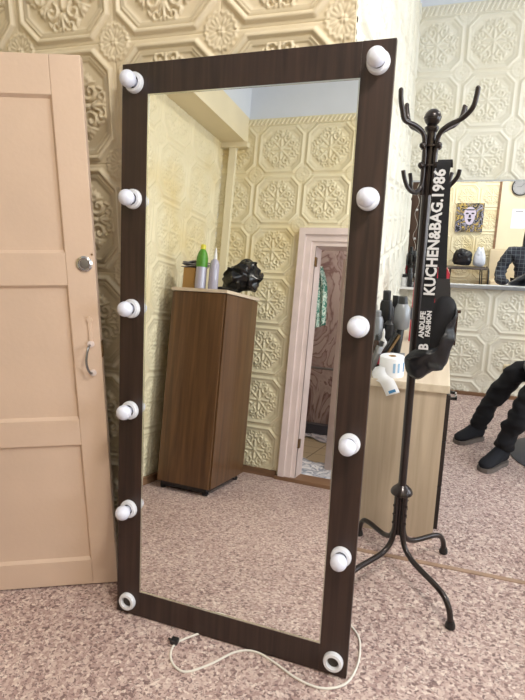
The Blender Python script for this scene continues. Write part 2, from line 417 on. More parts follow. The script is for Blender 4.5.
XL, XS, XR = -1.93, -.30, 3.3          # left wall, side face of the alcove, window wall
YB, YA, YF = -.749, 1.785, 4.668       # wall behind the camera, wall behind the mirror, far wall
ZC = 3.4
DX0, DX1, DZ = -1.055, -.42, 1.84      # doorway in the back wall
LY0, LY1, LZ = .44, 1.262, 2.02        # doorway in the left wall

tiled('wall_front', (0, YA, 0), (1, 0, 0), (0, -1, 0), [(XL, 0, XS, 3.0)], -1.5413, 2.0851, 100, .014, M['tile_near'], .02)
tiled('wall_side', (XS, 0, 0), (0, 1, 0), (1, 0, 0), [(YA+.019, 0, YF, 3.02)], 1.80, 2.0851, 56, .015, M['tile_lit'], .25)
tiled('wall_far', (0, YF, 0), (1, 0, 0), (0, -1, 0), [(XS, 0, XR, 2.5466+T)], .0436, 2.5466, 64, .010, M['tile_lit'], .12)
tiled('wall_back', (0, YB, 0), (1, 0, 0), (0, 1, 0),
      [(XL, 0, DX0-.04, 2.80), (DX0-.04, DZ+.03, DX1+.04, 2.80), (DX1+.04, 0, 1.10, 2.80)], -1.6209, 2.4016, 64, .011, M['tile_back'], .10)
tiled('wall_left', (XL, 0, 0), (0, 1, 0), (1, 0, 0),
      [(YB, 0, LY0-.03, 2.66), (LY0-.03, LZ+.02, LY1+.03, 2.66), (LY1+.03, 0, YA, 2.66)], -.62, 1.995, 56, .010, M['tile_back'], .12)
# moulded strips and plain plaster above the tiles
def mb(): return MB()
def rope(a, b, z, d, depth, h=.055):
    m = mb(); a = Vector(a); b = Vector(b); L = (b-a).length; n = int(L/.035); dirv = (b-a).normalized(); d = Vector(d)
    q = [a, b, b+d*depth*.4, a+d*depth*.4]
    m.add([(p.x, p.y, z) for p in q]+[(p.x, p.y, z+h) for p in q], [(0, 1, 2, 3), (4, 5, 6, 7), (0, 1, 5, 4), (1, 2, 6, 5), (2, 3, 7, 6), (3, 0, 4, 7)])
    for i in range(n):
        p = a+dirv*(L*(i+.5)/n)
        m.tube([(p-dirv*.014+d*depth*.4)+Vector((0, 0, z+.008)), (p+dirv*.014+d*depth*.6)+Vector((0, 0, z+h-.008))], .009, 5)
    return m
rope((XL, YB, 0), (1.1, YB, 0), 2.795, (0, 1, 0), .016).build('trim_1', M['tile_back'], smooth=True, kind='structure')
rope((XS, YF, 0), (XR, YF, 0), 2.945, (0, -1, 0), .016, .075).build('trim_2', M['tile_lit'], smooth=True, kind='structure')
m = mb(); m.box((XL-.12, YB-.10, 2.8), (1.1, YB, ZC)); m.box((1.1, YB-.10, 0), (XR, YB, 2.85)); m.box((1.1, YB-.1, 2.85), (XR, YB, ZC))
o = m.build('wall_back', M['cream_plaster'], kind='structure')
m = mb(); m.box((XL-.0, YB, 2.85), (1.1, YB+.004, ZC)); m.build('trim_3', M['plaster'], kind='structure')
m = mb(); m.box((XS, YF, 2.945), (XR, YF+.12, ZC)); m.box((XL, YA, 3.0), (XS, YA+.12, ZC)); m.box((XS-.25, YA+.12, 3.02), (XS, YF, ZC))
m.box((XL, YA+.02, 0), (XS-.25, YA+.12, 3.0)); m.build('wall_front', M['plaster'], kind='structure')
m = mb(); m.box((XL-.12, YB-.1, 2.66), (XL, YA, ZC)); m.build('wall_left', M['plaster'], kind='structure')
m = mb(); m.box((XL, YB, 2.66), (XL+.215, YA, 2.86)); m.box((XL, YB, 2.62), (XL+.235, YB+.05, 2.66)); m.build('trim_4', M['beam'], kind='structure')
m = mb(); m.box((XL, YB, 2.86), (XL+.215, YA, ZC)); m.build('trim_5', M['plaster'], kind='structure')
m = mb(); m.box((XL+.07, YB, 0), (XL+.13, YB+.035, 2.66)); m.build('trim_6', M['cream_plaster'], kind='structure')
m = mb(); m.box((1.085, YB, 0), (1.12, YB+.018, 2.8)); m.build('trim_7', M['woodtrim'], kind='structure')
# floor and ceiling
m = mb(); m.box((XL-.12, YB-.0, -.1), (XR+.15, YF+.12, 0)); m.build('floor', M['floor'], kind='structure')
m = mb(); m.box((XL-.12, YB-.1, ZC), (XR+.15, YF+.12, ZC+.1)); m.build('ceiling', M['plaster'], kind='structure')
m = mb(); m.box((XS, 2.166, 0), (XR, 2.188, .0035)); m.build('trim_8', M['tape'], kind='structure')
# right wall with two windows
WZ0, WZ1 = .85, 2.85; wins = [(.15, 1.75), (2.55, 4.25)]
m = mb(); m.box((XR, YB-.1, 0), (XR+.15, YF+.12, WZ0)); m.box((XR, YB-.1, WZ1), (XR+.15, YF+.12, ZC))
ys = [YB-.1]+[y for w in wins for y in w]+[YF+.12]
for i in range(0, len(ys), 2): m.box((XR, ys[i], WZ0), (XR+.15, ys[i+1], WZ1))
m.build('wall_right', M['cream_plaster'], kind='structure')
for i, (a, b) in enumerate(wins):
    m = mb(); w = .05
    m.box((XR+.05, a, WZ0), (XR+.11, a+w, WZ1)); m.box((XR+.05, b-w, WZ0), (XR+.11, b, WZ1)); m.box((XR+.05, a, WZ0), (XR+.11, b, WZ0+w)); m.box((XR+.05, a, WZ1-w), (XR+.11, b, WZ1))
    m.box((XR+.05, (a+b)/2-.03, WZ0), (XR+.11, (a+b)/2+.03, WZ1)); m.box((XR-.14, a-.05, WZ0-.03), (XR+.06, b+.05, WZ0))
    m.build('window_%d' % (i+1), M['white'], kind='structure')
# skirting
m = mb(); m.box((XL, YB, 0), (DX0-.16, YB+.022, .055)); m.box((-.26, YB, 0), (XR, YB+.022, .055)); m.build('baseboard_back', M['woodtrim'], kind='structure')
m = mb(); m.box((XL, YB, 0), (XL+.022, LY0-.12, .055)); m.build('baseboard_left', M['woodtrim'], kind='structure')
m = mb(); m.box((XS, YF-.022, 0), (XR, YF, .03)); m.build('baseboard_far', M['woodtrim'], kind='structure')
# doorway in the back wall: stepped architrave, leaf standing ajar into the next room
def stepframe(m, x0, x1, z, y, s):
    for (o0, o1, d) in ((-.135, -.085, .045), (-.085, -.035, .03), (-.035, 0, .018)):
        m.box((x0+o0, y, 0), (x0+o1, y+s*d, z-o0)); m.box((x1-o1, y, 0), (x1-o0, y+s*d, z-o0)); m.box((x0+o1, y, z-o1), (x1-o1, y+s*d, z-o0))
    m.box((x0-.035, y-s*.16, 0), (x0, y+s*.016, z+.03)); m.box((x1, y-s*.16, 0), (x1+.035, y+s*.016, z+.03)); m.box((x0, y-s*.16, z), (x1, y+s*.016, z+.03))
m = mb(); stepframe(m, DX0, DX1, DZ, YB, 1); d1 = m.build('door_1', M['pinkframe'], kind='structure')
for z in (1.72, .3): mb().box((DX0-.002, YB-.02, z-.035), (DX0+.012, YB+.018, z+.035)).build('hinge', M['brass'], d1)
leaf = mb(); ang = math.radians(42); L = .70
leaf.box((-L, -.02, .01), (0, .02, 1.83)); leaf.xform(Matrix.Translation((DX1, YB-.06, 0)) @ Matrix.Rotation(ang, 4, 'Z'))
leaf.build('door_leaf', M['pinkframe'], d1)
mb().box((DX0-.16, YB-.14, 0), (DX1+.02, YB+.05, .028)).build('trim_9', M['woodtrim'], kind='structure')
# next room seen through the doorway
m = mb(); m.box((-1.95, -3.05, -.05), (.1, YB-.1, 0)); m.build('floor', M['bathtile'], kind='structure')
m = mb(); m.box((-1.95, -3.05, 0), (.1, -2.95, 2.5)); m.box((-1.98, -3.05, 0), (-1.9, YB-.12, 2.5)); m.box((.05, -3.05, 0), (.1, YB-.12, 2.5))
m.build('wall_rear', M['marble'], kind='structure')
m = mb(); m.box((-1.95, -3.05, 2.5), (.1, YB-.1, 2.55)); m.build('ceiling', M['plaster'], kind='structure')
m = mb(); m.box((-1.9, -2.95, 0), (.05, -2.80, .12)); m.build('baseboard_rear', M['greyvinyl'], kind='structure')
# left doorway, corridor behind it
m = mb()
for (o0, o1, d) in ((-.09, -.03, .03), (-.03, 0, .015)):
    m.box((XL, LY0+o0, 0), (XL+d, LY0+o1, LZ-o0)); m.box((XL, LY1-o1, 0), (XL+d, LY1-o0, LZ-o0)); m.box((XL, LY0+o1, LZ-o1), (XL+d, LY1-o1, LZ-o0))
m.box((XL-.12, LY0-.03, 0), (XL+.012, LY0, LZ+.03)); m.box((XL-.12, LY1, 0), (XL+.012, LY1+.03, LZ+.03)); m.box((XL-.12, LY0, LZ), (XL+.012, LY1, LZ+.03))
m.build('door_2', M['door'], kind='structure')
m = mb(); m.box((-3.1, -.2, 0), (-3.0, 2.2, 2.6)); m.box((-3.0, -.3, 0), (XL-.12, -.2, 2.6)); m.box((-3.0, 2.2, 0), (XL-.12, 2.3, 2.6)); m.box((-3.1, -.3, 2.6), (XL-.12, 2.3, 2.7))
m.build('wall_corridor', M['cream_plaster'], kind='structure')
m = mb(); m.box((-3.1, -.3, -.05), (XL-.12, 2.3, 0)); m.build('floor', M['floor'], kind='structure')

# ------------------------------------------------------------------ peach panel door leaf
de = Vector((-.90274, -.43018, 0)); dn = Vector((de.y, -de.x, 0))     # dn points away from the camera side
if dn.y < 0: dn = -dn
Dm = Matrix(((de.x, dn.x, 0, -1.165), (de.y, dn.y, 0, 1.619), (0, 0, 1, .006), (0, 0, 0, 1)))
DL = .838
door = thing('door_leaf', 'peach painted panelled wooden door standing open in front of the embossed wall', 'door', mat=Dm)
m = mb(); m.box((0, 0, 0), (.1, .042, 2.0), .003); m.build('stile', M['door'], door)
m = mb(); m.box((DL-.1, 0, 0), (DL, .042, 2.0), .003); m.build('stile', M['door'], door)
for a, b in ((0, .115), (.63, .735), (1.25, 1.366), (1.878, 2.0)):
    mb().box((.1, .0015, a), (DL-.1, .0405, b), .003).build('rail', M['door'], door)
for a, b in ((.115, .63), (.735, 1.25), (1.366, 1.878)):
    m = mb(); m.box((.09, .014, a-.005), (DL-.09, .028, b+.005))
    # chamfered inner edge
    o_, i_ = (.1, a, DL-.1, b), (.108, a+.01, DL-.108, b-.01)
    for y0_, y1_ in ((.003, .0145), (.039, .0275)):
        m.add([(o_[0], y0_, o_[1]), (o_[2], y0_, o_[1]), (o_[2], y0_, o_[3]), (o_[0], y0_, o_[3]), (i_[0], y1_, i_[1]), (i_[2], y1_, i_[1]), (i_[2], y1_, i_[3]), (i_[0], y1_, i_[3])],
              [(0, 1, 5, 4), (1, 2, 6, 5), (2, 3, 7, 6), (3, 0, 4, 7)])
    m.build('panel', M['door'], door)
m = mb(); m.lathe([(.028, 0), (.028, .004), (.021, .009), (.019, .002)], 28, (.036, 0, 1.327), '-Y'); lk = m.build('lock_escutcheon', M['chrome'], door, True)
mb().lathe([(.016, .001), (.015, .004), (.004, .005)], 24, (.036, 0, 1.327), '-Y').build('lock_cylinder', M['steel'], lk, True)
m = mb()
P = smoothpath([(.037, -.006, 1.03), (.041, -.028, 1.022), (.048, -.036, .985), (.048, -.034, .955), (.041, -.024, .928), (.037, -.006, .922)], 5)
m.tube(P, .0042, 8); h = m.build('door_handle', M['steel'], door, True)
for z in (1.033, .922): mb().lathe([(.013, 0), (.012, .007), (.004, .009)], 14, (.035, 0, z), '-Y').build('handle_plate', M['pinkframe'], h, True)
m = mb(); m.box((.028, -.005, 1.04), (.04, 0, 1.12), .002); m.lathe([(.011, 0), (.01, .006), (.003, .007)], 14, (.034, 0, 1.125), '-Y'); m.build('latch_plate', M['door'], door, True)
m = mb(); m.box((-.004, .006, .98), (.001, .036, 1.04)); m.build('strike_plate', M['brass'], door)
m = mb(); m.lathe([(.004, 0), (.003, .003)], 8, (.008, 0, 1.36), '-Y'); m.build('screw', M['brass'], door)

# ------------------------------------------------------------------ leaning dressing mirror
me_ = Vector((.99953524, -.0304846, 0)); mup = Vector((.00364133, .11939265, .99284044)); mbk = -Vector((-.03026634, -.992379, .11944816))
Mm = Matrix(((me_.x, mbk.x, mup.x, -1.07848), (me_.y, mbk.y, mup.y, 1.48117), (me_.z, mbk.z, mup.z, .0045), (0, 0, 0, 1)))
mir = thing('dressing_mirror', 'tall dark wood framed dressing mirror with white bulbs, leaning against the wall', 'mirror', mat=Mm)
MW, MH = .9055, 2.0045
mb().box((0, 0, 0), (.1, .02, MH), .001).build('frame_stile', M['wenge'], mir)
mb().box((MW-.096, 0, 0), (MW, .02, MH), .001).build('frame_stile', M['wenge'], mir)
mb().box((.1, .0003, 0), (MW-.096, .0197, .1), .001).build('frame_rail', M['wenge'], mir)
mb().box((.1, .0003, 1.905), (MW-.096, .0197, MH), .001).build('frame_rail', M['wenge'], mir)
mb().box((.1, .0025, .1), (MW-.096, .006, 1.905)).build('mirror_glass', M['mirror'], mir)
m = mb()
for q in ((.1, .1, .104, 1.905), (MW-.1, .1, MW-.096, 1.905), (.104, .1, MW-.1, .104), (.104, 1.901, MW-.1, 1.905)): m.box((q[0], .0005, q[1]), (q[2], .0026, q[3]))
m.build('glass_edge', M['bevelglass'], mir)
mb().box((.02, .02, .02), (MW-.02, .026, MH-.02)).build('backing_board', M['hardboard'], mir)
zz = [.052, .430, .812, 1.184, 1.563, 1.942]
for sx in (.05, .859):
    for i, z in enumerate(zz):
        m = mb(); m.lathe([(.034, 0), (.034, .010), (.031, .016), (.022, .017), (.019, .012), (.019, .004)], 32, (sx, 0, z), '-Y')
        so = m.build('lamp_socket', M['porcelain'], mir, True)
        mb().lathe([(.0185, .003), (.0185, .0045), (.006, .006), (.001, .0065)], 20, (sx, 0, z), '-Y').build('socket_contact', M['socketdark'], so, True)
        if i > 0:
            m = mb(); pr = [(.0135, .006), (.0145, .012), (.0150, .016)]
            for k in range(11):
                t = -.95+(PI/2+.95)*k/10; pr.append((.0272*math.cos(t)+.0001, .043+.0272*math.sin(t)))
            m.lathe(pr, 28, (sx, 0, z), '-Y'); m.build('bulb', M['opal'], so, True)
# cord running down the back of the frame
m = mb(); pts = []
for i in range(34):
    z = .1+1.8*i/33; pts.append((MW-.045+.022*math.sin(i*1.15), .028+.004*math.cos(i), z))
m.tube(smoothpath(pts, 3), .0028, 6); wr = m.build('wiring', M['cord'], mir, True)
for z in zz: mb().lathe([(.012, -.036), (.016, -.03), (.016, -.026)], 12, (MW-.045, 0, z), '-Y').build('wiring_clip', M['white'], mir, True)
# cord on the floor
cp = [(-.60, 1.56, .004), (-.66, 1.53, .004), (-.729, 1.469, .004), (-.784, 1.401, .004), (-.765, 1.335, .004), (-.70, 1.305, .004), (-.63, 1.36, .004), (-.566, 1.438, .004), (-.50, 1.463, .004), (-.42, 1.44, .004), (-.33, 1.402, .004), (-.243, 1.392, .004), (-.175, 1.43, .004), (-.148, 1.50, .004), (-.145, 1.58, .004), (-.16, 1.65, .004), (-.20, 1.70, .004)]
m = mb(); m.tube(smoothpath(cp, 6), .0038, 8); o = m.build('power_cord', M['cord'], None, True)
tag(o, 'thin white power cord curling over the floor below the leaning mirror', 'cord')
m = mb(); m.box((-.802, 1.395, .003), (-.775, 1.42, .02), .003); m.tube([(-.797, 1.407, .01), (-.815, 1.412, .01)], .004, 6)
m.build('cord_switch', M['black'], o, True)

# ------------------------------------------------------------------ coat rack
RC = (-.063, 2.06)
rack = thing('coat_rack', 'tall dark bronze metal coat rack with curved hooks beside the mirror', 'coat rack', (RC[0], RC[1], 0))
mb().tube([(0, 0, .20), (0, 0, 1.80)], .0165, 16).build('pole', M['blackmetal'], rack, True)
m = mb(); m.ball((0, 0, 1.838), .029, 20); m.lathe([(.018, 1.79), (.024, 1.80), (.024, 1.808), (.015, 1.815)], 18); m.lathe([(.0295, 1.834), (.0305, 1.838), (.0295, 1.842)], 20); m.build('finial', M['blackmetal'], rack, True)
m = mb(); m.lathe([(.018, .43), (.028, .42), (.04, .408), (.045, .398), (.045, .392), (.03, .382), (.02, .375)], 24); m.build('collar', M['blackmetal'], rack, True)
for fx, fy in ((.224, -.25), (.20, .22), (-.19, .235), (-.19, -.23)):
    fr = math.hypot(fx, fy); c, s_ = fx/fr, fy/fr; q = fr/.298
    pr = [(.024, .385), (.024, .30), (.026, .22), (.045, .165), (.09, .135), (.15, .125), (.215*q, .118), (.262*q, .102), (.288*q, .065), (.297*q, .02)]
    m = mb(); m.tube(smoothpath([(r*c, r*s_, z) for r, z in pr], 4), .0115, 12); lg = m.build('leg', M['blackmetal'], rack, True)
    m = mb(); m.lathe([(.014, .0), (.019, .004), (.019, .014), (.014, .03)], 14, (.298*q*c, .298*q*s_, 0)); m.build('foot', M['black'], lg, True)
    for z in (.345, .305, .265): mb().ball((.037*c, .037*s_, z), .006, 8).build('rivet', M['blackmetal'], lg, True)
tips = [(-.106, -.09, 1.914), (.134, -.09, 1.906), (-.097, .09, 1.898), (.105, .09, 1.866)]
for i, t in enumerate(tips):
    r = math.hypot(t[0], t[1]); c, s_ = t[0]/r, t[1]/r
    pr = [(.022, 1.58), (.023, 1.66), (.024, 1.74), (.035, 1.785), (.07, 1.808), (.115 if i < 2 else .10, 1.822), (r-.012, 1.85), (r-.002, 1.885), (r, t[2]+.0)]
    m = mb(); m.tube(smoothpath([(a*c, a*s_, z) for a, z in pr], 4), .0085, 12); m.ball((r*c, r*s_, t[2]), .0085, 10); m.build('hook', M['blackmetal'], rack, True)
lt = [(-.078, -.085), (.1, -.085), (.078, .07), (-.065, .08)]
for t in lt:
    r = math.hypot(*t); c, s_ = t[0]/r, t[1]/r
    pr = [(.024, 1.72), (.025, 1.64), (.034, 1.603), (.062, 1.588), (.092, 1.603), (r-.004, 1.635), (r+.004, 1.66)]
    m = mb(); m.tube(smoothpath([(a*c, a*s_, z) for a, z in pr], 4), .0075, 10); m.build('hook', M['blackmetal'], rack, True)
m = mb()
for z in (1.745, 1.68):
    for t in lt:
        r = math.hypot(*t); m.ball((.038*t[0]/r, .038*t[1]/r, z), .0115, 10)
    m.lathe([(.0335, z-.003), (.034, z), (.0335, z+.003)], 20); m.build('clamp', M['blackmetal'], rack, True); m = mb()

# ------------------------------------------------------------------ waist bag on the rack
BG = (0, 1.925, 0)
bag = thing('waist_bag', 'black leather waist bag hanging by its white lettered strap from the coat rack', 'bag', (-.010, 1.925, .96))
z0 = -.96
def strip(m, pts, w, t=.003, side=(1, 0, 0)):
    sd = Vector(side); P = [Vector(p) for p in pts]; vs = []
    for p in P: vs += [p-sd*w/2, p+sd*w/2, p+sd*w/2+Vector((0, t, 0)), p-sd*w/2+Vector((0, t, 0))]
    fs = [(i*4+k, i*4+(k+1) % 4, i*4+4+(k+1) % 4, i*4+4+k) for i in range(len(P)-1) for k in range(4)]+[(0, 1, 2, 3), tuple(len(P)*4-4+k for k in range(4))]
    m.add(vs, fs); return m
m = mb(); strip(m, smoothpath([(.006, .03, 1.665+z0), (.002, 0, 1.688+z0), (-.002, -.012, 1.66+z0), (-.006, -.014, 1.60+z0), (-.012, -.016, 1.40+z0), (-.014, -.022, 1.22+z0), (-.018, -.034, 1.05+z0)], 4), .044); s1 = m.build('strap', M['blackfabric'], bag)
m = mb(); strip(m, smoothpath([(.012, .03, 1.618+z0), (.012, .01, 1.612+z0), (.014, .006, 1.54+z0), (.020, .004, 1.40+z0), (.028, .0, 1.28+z0)], 4), .028, .006); m.build('strap', M['blackfabric'], bag)
m = mb(); strip(m, smoothpath([(.026, -.004, 1.30+z0), (.036, -.008, 1.22+z0), (.05, -.006, 1.12+z0)], 4), .052, .012); m.build('strap_end', M['strapgrey'], bag)
m = mb(); m.pillow([(-.012, 1.13+z0), (.008, 1.225+z0), (.035, 1.25+z0), (.076, 1.235+z0), (.092, 1.17+z0), (.08, 1.06+z0), (.02, 1.0+z0), (-.02, 1.03+z0)], .06, -.004); m.build('pocket', M['blackfabric'], bag, True)
m = mb(); m.pillow([(-.072, 1.005+z0), (-.060, 1.035+z0), (-.035, 1.050+z0), (.0, 1.046+z0), (.04, 1.07+z0), (.066, 1.13+z0), (.082, 1.225+z0), (.092, 1.12+z0), (.076, 1.05+z0), (.055, .985+z0), (.03, .975+z0), (.012, .955+z0), (-.03, .942+z0), (-.058, .958+z0)], .08, -.014, wob=.016, seed=3, rings=10, sub=5); m.build('pouch', M['leather'], bag, True)
m = mb(); m.tube(smoothpath([(-.07, -.034, 1.012+z0), (-.02, -.045, 1.03+z0), (.03, -.043, 1.035+z0), (.065, -.034, 1.09+z0)], 5), .0025, 6); m.build('zip', M['strapgrey'], bag, True)
m = mb(); m.box((.072, -.012, 1.185+z0), (.098, .006, 1.195+z0), .002); m.box((.084, -.01, 1.07+z0), (.09, .002, 1.185+z0), .001); m.build('buckle', M['brownbottle'], bag, True)
def lettering(txt, size, cx, cy, cz, parent, mat, xs=1.0, bold=.0, rot=(0, -PI/2, 0), name='lettering', ext=.0006, align='LEFT'):
    cu = bpy.data.curves.new(name, 'FONT'); cu.body = txt; cu.size = size; cu.extrude = ext; cu.offset = bold; cu.align_x = align; cu.resolution_u = 2
    tmp = bpy.data.objects.new('tmp', cu); COL.objects.link(tmp); bpy.context.view_layer.update()
    dg = bpy.context.evaluated_depsgraph_get(); me = bpy.data.meshes.new_from_object(tmp.evaluated_get(dg)); bpy.data.objects.remove(tmp)
    # lie text in XZ plane facing -Y, then turn so that it reads upward
    R = Matrix.Translation((cx, cy, cz)) @ Matrix.Rotation(rot[1], 4, 'Y') @ Matrix.Rotation(PI/2, 4, 'X') @ Matrix.Diagonal((xs, 1, 1, 1))
    me.transform(R); me.materials.clear(); me.materials.append(mat)
    o = bpy.data.objects.new(name, me); COL.objects.link(o); o.parent = parent; return o
lettering('KUCHEN&BAG.1986', .050, .005, -.027, 1.243+z0, s1, M['print'], .93, .0016)
lettering('B', .044, .0, -.052, 1.055+z0, s1, M['print'], .9, .0015)
lettering('ANDLIFE', .024, -.018, -.036, 1.095+z0, s1, M['print'], 1.0, .0008)
lettering('FASHION', .022, .002, -.036, 1.10+z0, s1, M['print'], 1.0, .0008)

# ------------------------------------------------------------------ salon desk and what stands on it
DT = .785
desk = thing('salon_desk', 'pale wood salon desk with dark drawer fronts beyond the coat rack', 'desk', (XS+.2, 2.8, 0))
def dk(m, name, mat, **k): return m.build(name, mat, desk, origin=None, **k)
ox, oy = XS+.2, 2.8
def lb(m, a, b, bev=0): return m.box((a[0]-ox, a[1]-oy, a[2]), (b[0]-ox, b[1]-oy, b[2]), bev)
m = mb(); lb(m, (XS+.023, 2.365, 0.0), (.085, 2.385, DT-.036)); dk(m, 'end_panel', M['palewood'])
m = mb(); lb(m, (XS+.023, 3.40, 0.0), (.085, 3.42, DT-.036)); dk(m, 'end_panel', M['palewood'])
m = mb(); lb(m, (XS+.015, 2.385, 0), (XS+.03, 3.40, DT-.036)); dk(m, 'back_panel', M['palewood'])
m = mb(); lb(m, (XS+.021, 2.345, DT-.036), (.096, 3.44, DT), .003); dk(m, 'worktop', M['paletop'])
for i in range(3):
    zb = .06+i*.228
    for (a, b) in ((2.368, 2.88), (2.90, 3.417)):
        m = mb(); lb(m, (.085, a, zb), (.103, b, zb+.218), .002); dr = dk(m, 'drawer', M['dark'])
        if i < 2 or a > 2.5: continue
        m = mb(); yy = a+.10; lb(m, (.103, yy, zb+.165), (.135, yy+.012, zb+.178)); lb(m, (.103, yy+.09, zb+.165), (.135, yy+.102, zb+.178)); lb(m, (.127, yy, zb+.165), (.135, yy+.102, zb+.178))
        o = m.build('handle', M['black'], dr)
m = mb(); lb(m, (.06, 2.39, 0), (.08, 3.40, .06)); dk(m, 'plinth', M['dark'])

def can(name, label, cat, x, y, z, r, h, mat, capmat=None, caph=.03, group=None, neck=None, label_band=None):
    t = thing(name, label, cat, (x, y, z), group)
    hb = h-caph
    mb().lathe([(r*.9, 0), (r, .004), (r, hb*.93), (r*.8, hb)], 20).build('body', mat, t, True)
    if capmat:
        pr = [(r*.62, hb), (r*.62, h-.004), (r*.5, h)] if not neck else neck
        mb().lathe(pr, 16).build('cap', capmat, t, True)
    if label_band:
        mb().lathe([(r+.0008, label_band[0]), (r+.0008, label_band[1])], 20, caps=False).build('wrapper', label_band[2], t, True)
    return t
# paper roll with a hanging sheet
t = thing('paper_roll', 'white paper roll with blue print, its loose sheet hanging over the desk edge', 'paper roll', (-.165, 2.43, DT))
prf = [(.018, 0), (.056, 0), (.0565, .004), (.0565, .088), (.054, .092), (.018, .092), (.018, 0)]
mb().lathe(prf, 32, caps=False).build('roll', M['paper'], t, True)
mb().lathe([(.0175, .001), (.0175, .0915), (.016, .0915), (.016, .001)], 20, caps=False).build('core', M['cardboard'], t, True)
for i, an in enumerate((-25, -58, -80)):
    a0, a1 = math.radians(an), math.radians(an+11); m = mb()
    q = [(.0575*math.cos(a), .0575*math.sin(a), z) for z in (.025, .07) for a in (a0, (a0+a1)/2, a1)]; m.add(q, [(0, 1, 4, 3), (1, 2, 5, 4)])
    m.build('print', M['bluepaper'] if i == 0 else M['lightblue'], t)
m = mb(); sh = [(-.045, -.03, .05), (-.055, -.055, .03), (-.045, -.075, .012), (-.028, -.087, .003), (-.012, -.0925, -.004), (.004, -.094, -.03), (.02, -.096, -.062)]
vs = []
for i, p in enumerate(smoothpath(sh, 4)):
    vs += [(p.x-.028, p.y+.0, p.z-.012), (p.x+.030, p.y-.001, p.z+.012)]
n = len(vs)//2; m.add(vs, [(2*i, 2*i+1, 2*i+3, 2*i+2) for i in range(n-1)]); shh = m.build('loose_sheet', M['paper'], t, True)
md = shh.modifiers.new('s', 'SOLIDIFY'); md.thickness = .0012; md.offset = 0
m = mb(); m.box((.0, -.0985, -.055), (.032, -.0965, -.042)); m.xform(Matrix.Translation((.016, -.097, -.048)) @ Matrix.Rotation(-.45, 4, 'Y') @ Matrix.Translation((-.016, .097, .048))); m.build('print', M['bluepaper'], shh)
# tools
can('spray_can', 'grey metal spray can nearest the mirror frame on the desk', 'can', -.262, 2.60, DT, .030, .27, M['greymetal'], M['greymetal'], .03, label_band=(.03, .12, M['red']))
can('thermos_bottle', 'tall black bottle behind the grey spray can on the desk', 'bottle', -.235, 2.74, DT, .032, .35, M['black'], M['black'], .05)
can('hairspray_can', 'slim dark can with a red band standing between grey can and desk edge', 'can', -.245, 2.50, DT, .018, .17, M['brownbottle'], M['black'], .025, label_band=(.03, .08, M['red']))
t = thing('hair_dryer', 'grey hair dryer standing nozzle up among the desk tools', 'hair dryer', (-.150, 2.68, DT))
m = mb(); m.lathe([(.030, .17), (.038, .18), (.040, .22), (.038, .27), (.026, .295), (.024, .298)], 24); m.build('barrel', M['greymetal'], t, True)
m = mb(); m.lathe([(.0245, .296), (.021, .33), (.019, .333)], 20); m.build('nozzle', M['black'], t, True)
m = mb(); m.tube(smoothpath([(.0, 0, .19), (-.004, -.02, .12), (-.01, -.03, .055), (-.012, -.03, .0)], 4), [.017]*13, 12); m.build('handle', M['black'], t, True)
t = thing('hair_straightener', 'long bronze hair straightener propped diagonally in the desk tools', 'hair straightener', (-.225, 2.53, DT))
def bar(m, a, b, w, h):
    a, b = Vector(a), Vector(b); d = (b-a); L = d.length; q = d.to_track_quat('X', 'Z').to_matrix().to_4x4()
    k = MB(); k.box((0, -w/2, -h/2), (L, w/2, h/2), min(w, h)*.2); k.xform(Matrix.Translation(a) @ q); m.add(k.v, k.f); return m
bar(mb(), (-.01, 0, .008), (.075, .03, .165), .03, .012).build('plate_arm', M['gold'], t, True)
bar(mb(), (-.022, 0, .01), (.060, .03, .175), .03, .012).build('plate_arm', M['black'], t, True)
t = thing('tool_caddy', 'low grey slotted caddy behind the paper roll on the desk', 'caddy', (-.175, 2.60, DT))
m = mb(); m.box((-.045, -.0, 0), (.055, .045, .055), .003); m.build('box', M['greymetal'], t)
m = mb()
for i in range(7): m.box((-.038+i*.013, -.0015, .01), (-.032+i*.013, .0, .045))
m.build('slot', M['white'], t)
t = thing('hair_brush', 'black round hair brush standing in the desk tools beside the dryer', 'brush', (-.205, 2.63, DT))
m = mb(); m.tube([(0, 0, 0), (0.004, 0, .12)], [.009, .007], 10); m.build('handle', M['black'], t, True)
m = mb(); m.lathe([(.012, .12), (.024, .13), (.026, .2), (.012, .215)], 16); m.build('bristles', M['black'], t, True)
t = thing('hair_clipper', 'silver and black hair clipper lying upright against the tools', 'clipper', (-.262, 2.44, DT))
bar(mb(), (.0, 0, .012), (.035, .02, .125), .03, .026).build('body', M['steel'], t, True)
bar(mb(), (.036, .02, .127), (.043, .024, .15), .028, .012).build('blade', M['black'], t, True)
t = thing('wash_bottle', 'white plastic bottle in the middle of the desk tools', 'bottle', (-.225, 2.58, DT))
mb().lathe([(.016, 0), (.018, .004), (.018, .12), (.007, .14), (.006, .15)], 16).build('body', M['white'], t, True)
mb().lathe([(.007, .15), (.007, .165), (.003, .185)], 12).build('cap', M['white'], t, True)
t = thing('brush_pot', 'black pot full of combs and brushes behind the diagonal hair straightener', 'pot', (-.205, 2.82, DT))
m = mb(); m.lathe([(.045, 0), (.05, .004), (.05, .15), (.046, .15), (.045, .006)], 24, caps=False); m.build('body', M['black'], t, True)
labs = ['black comb at the left of the brush pot', 'silver handled brush at the front of the brush pot', 'brown handled brush in the middle of the brush pot', 'black comb leaning right in the brush pot', 'steel scissors handle at the back of the brush pot']
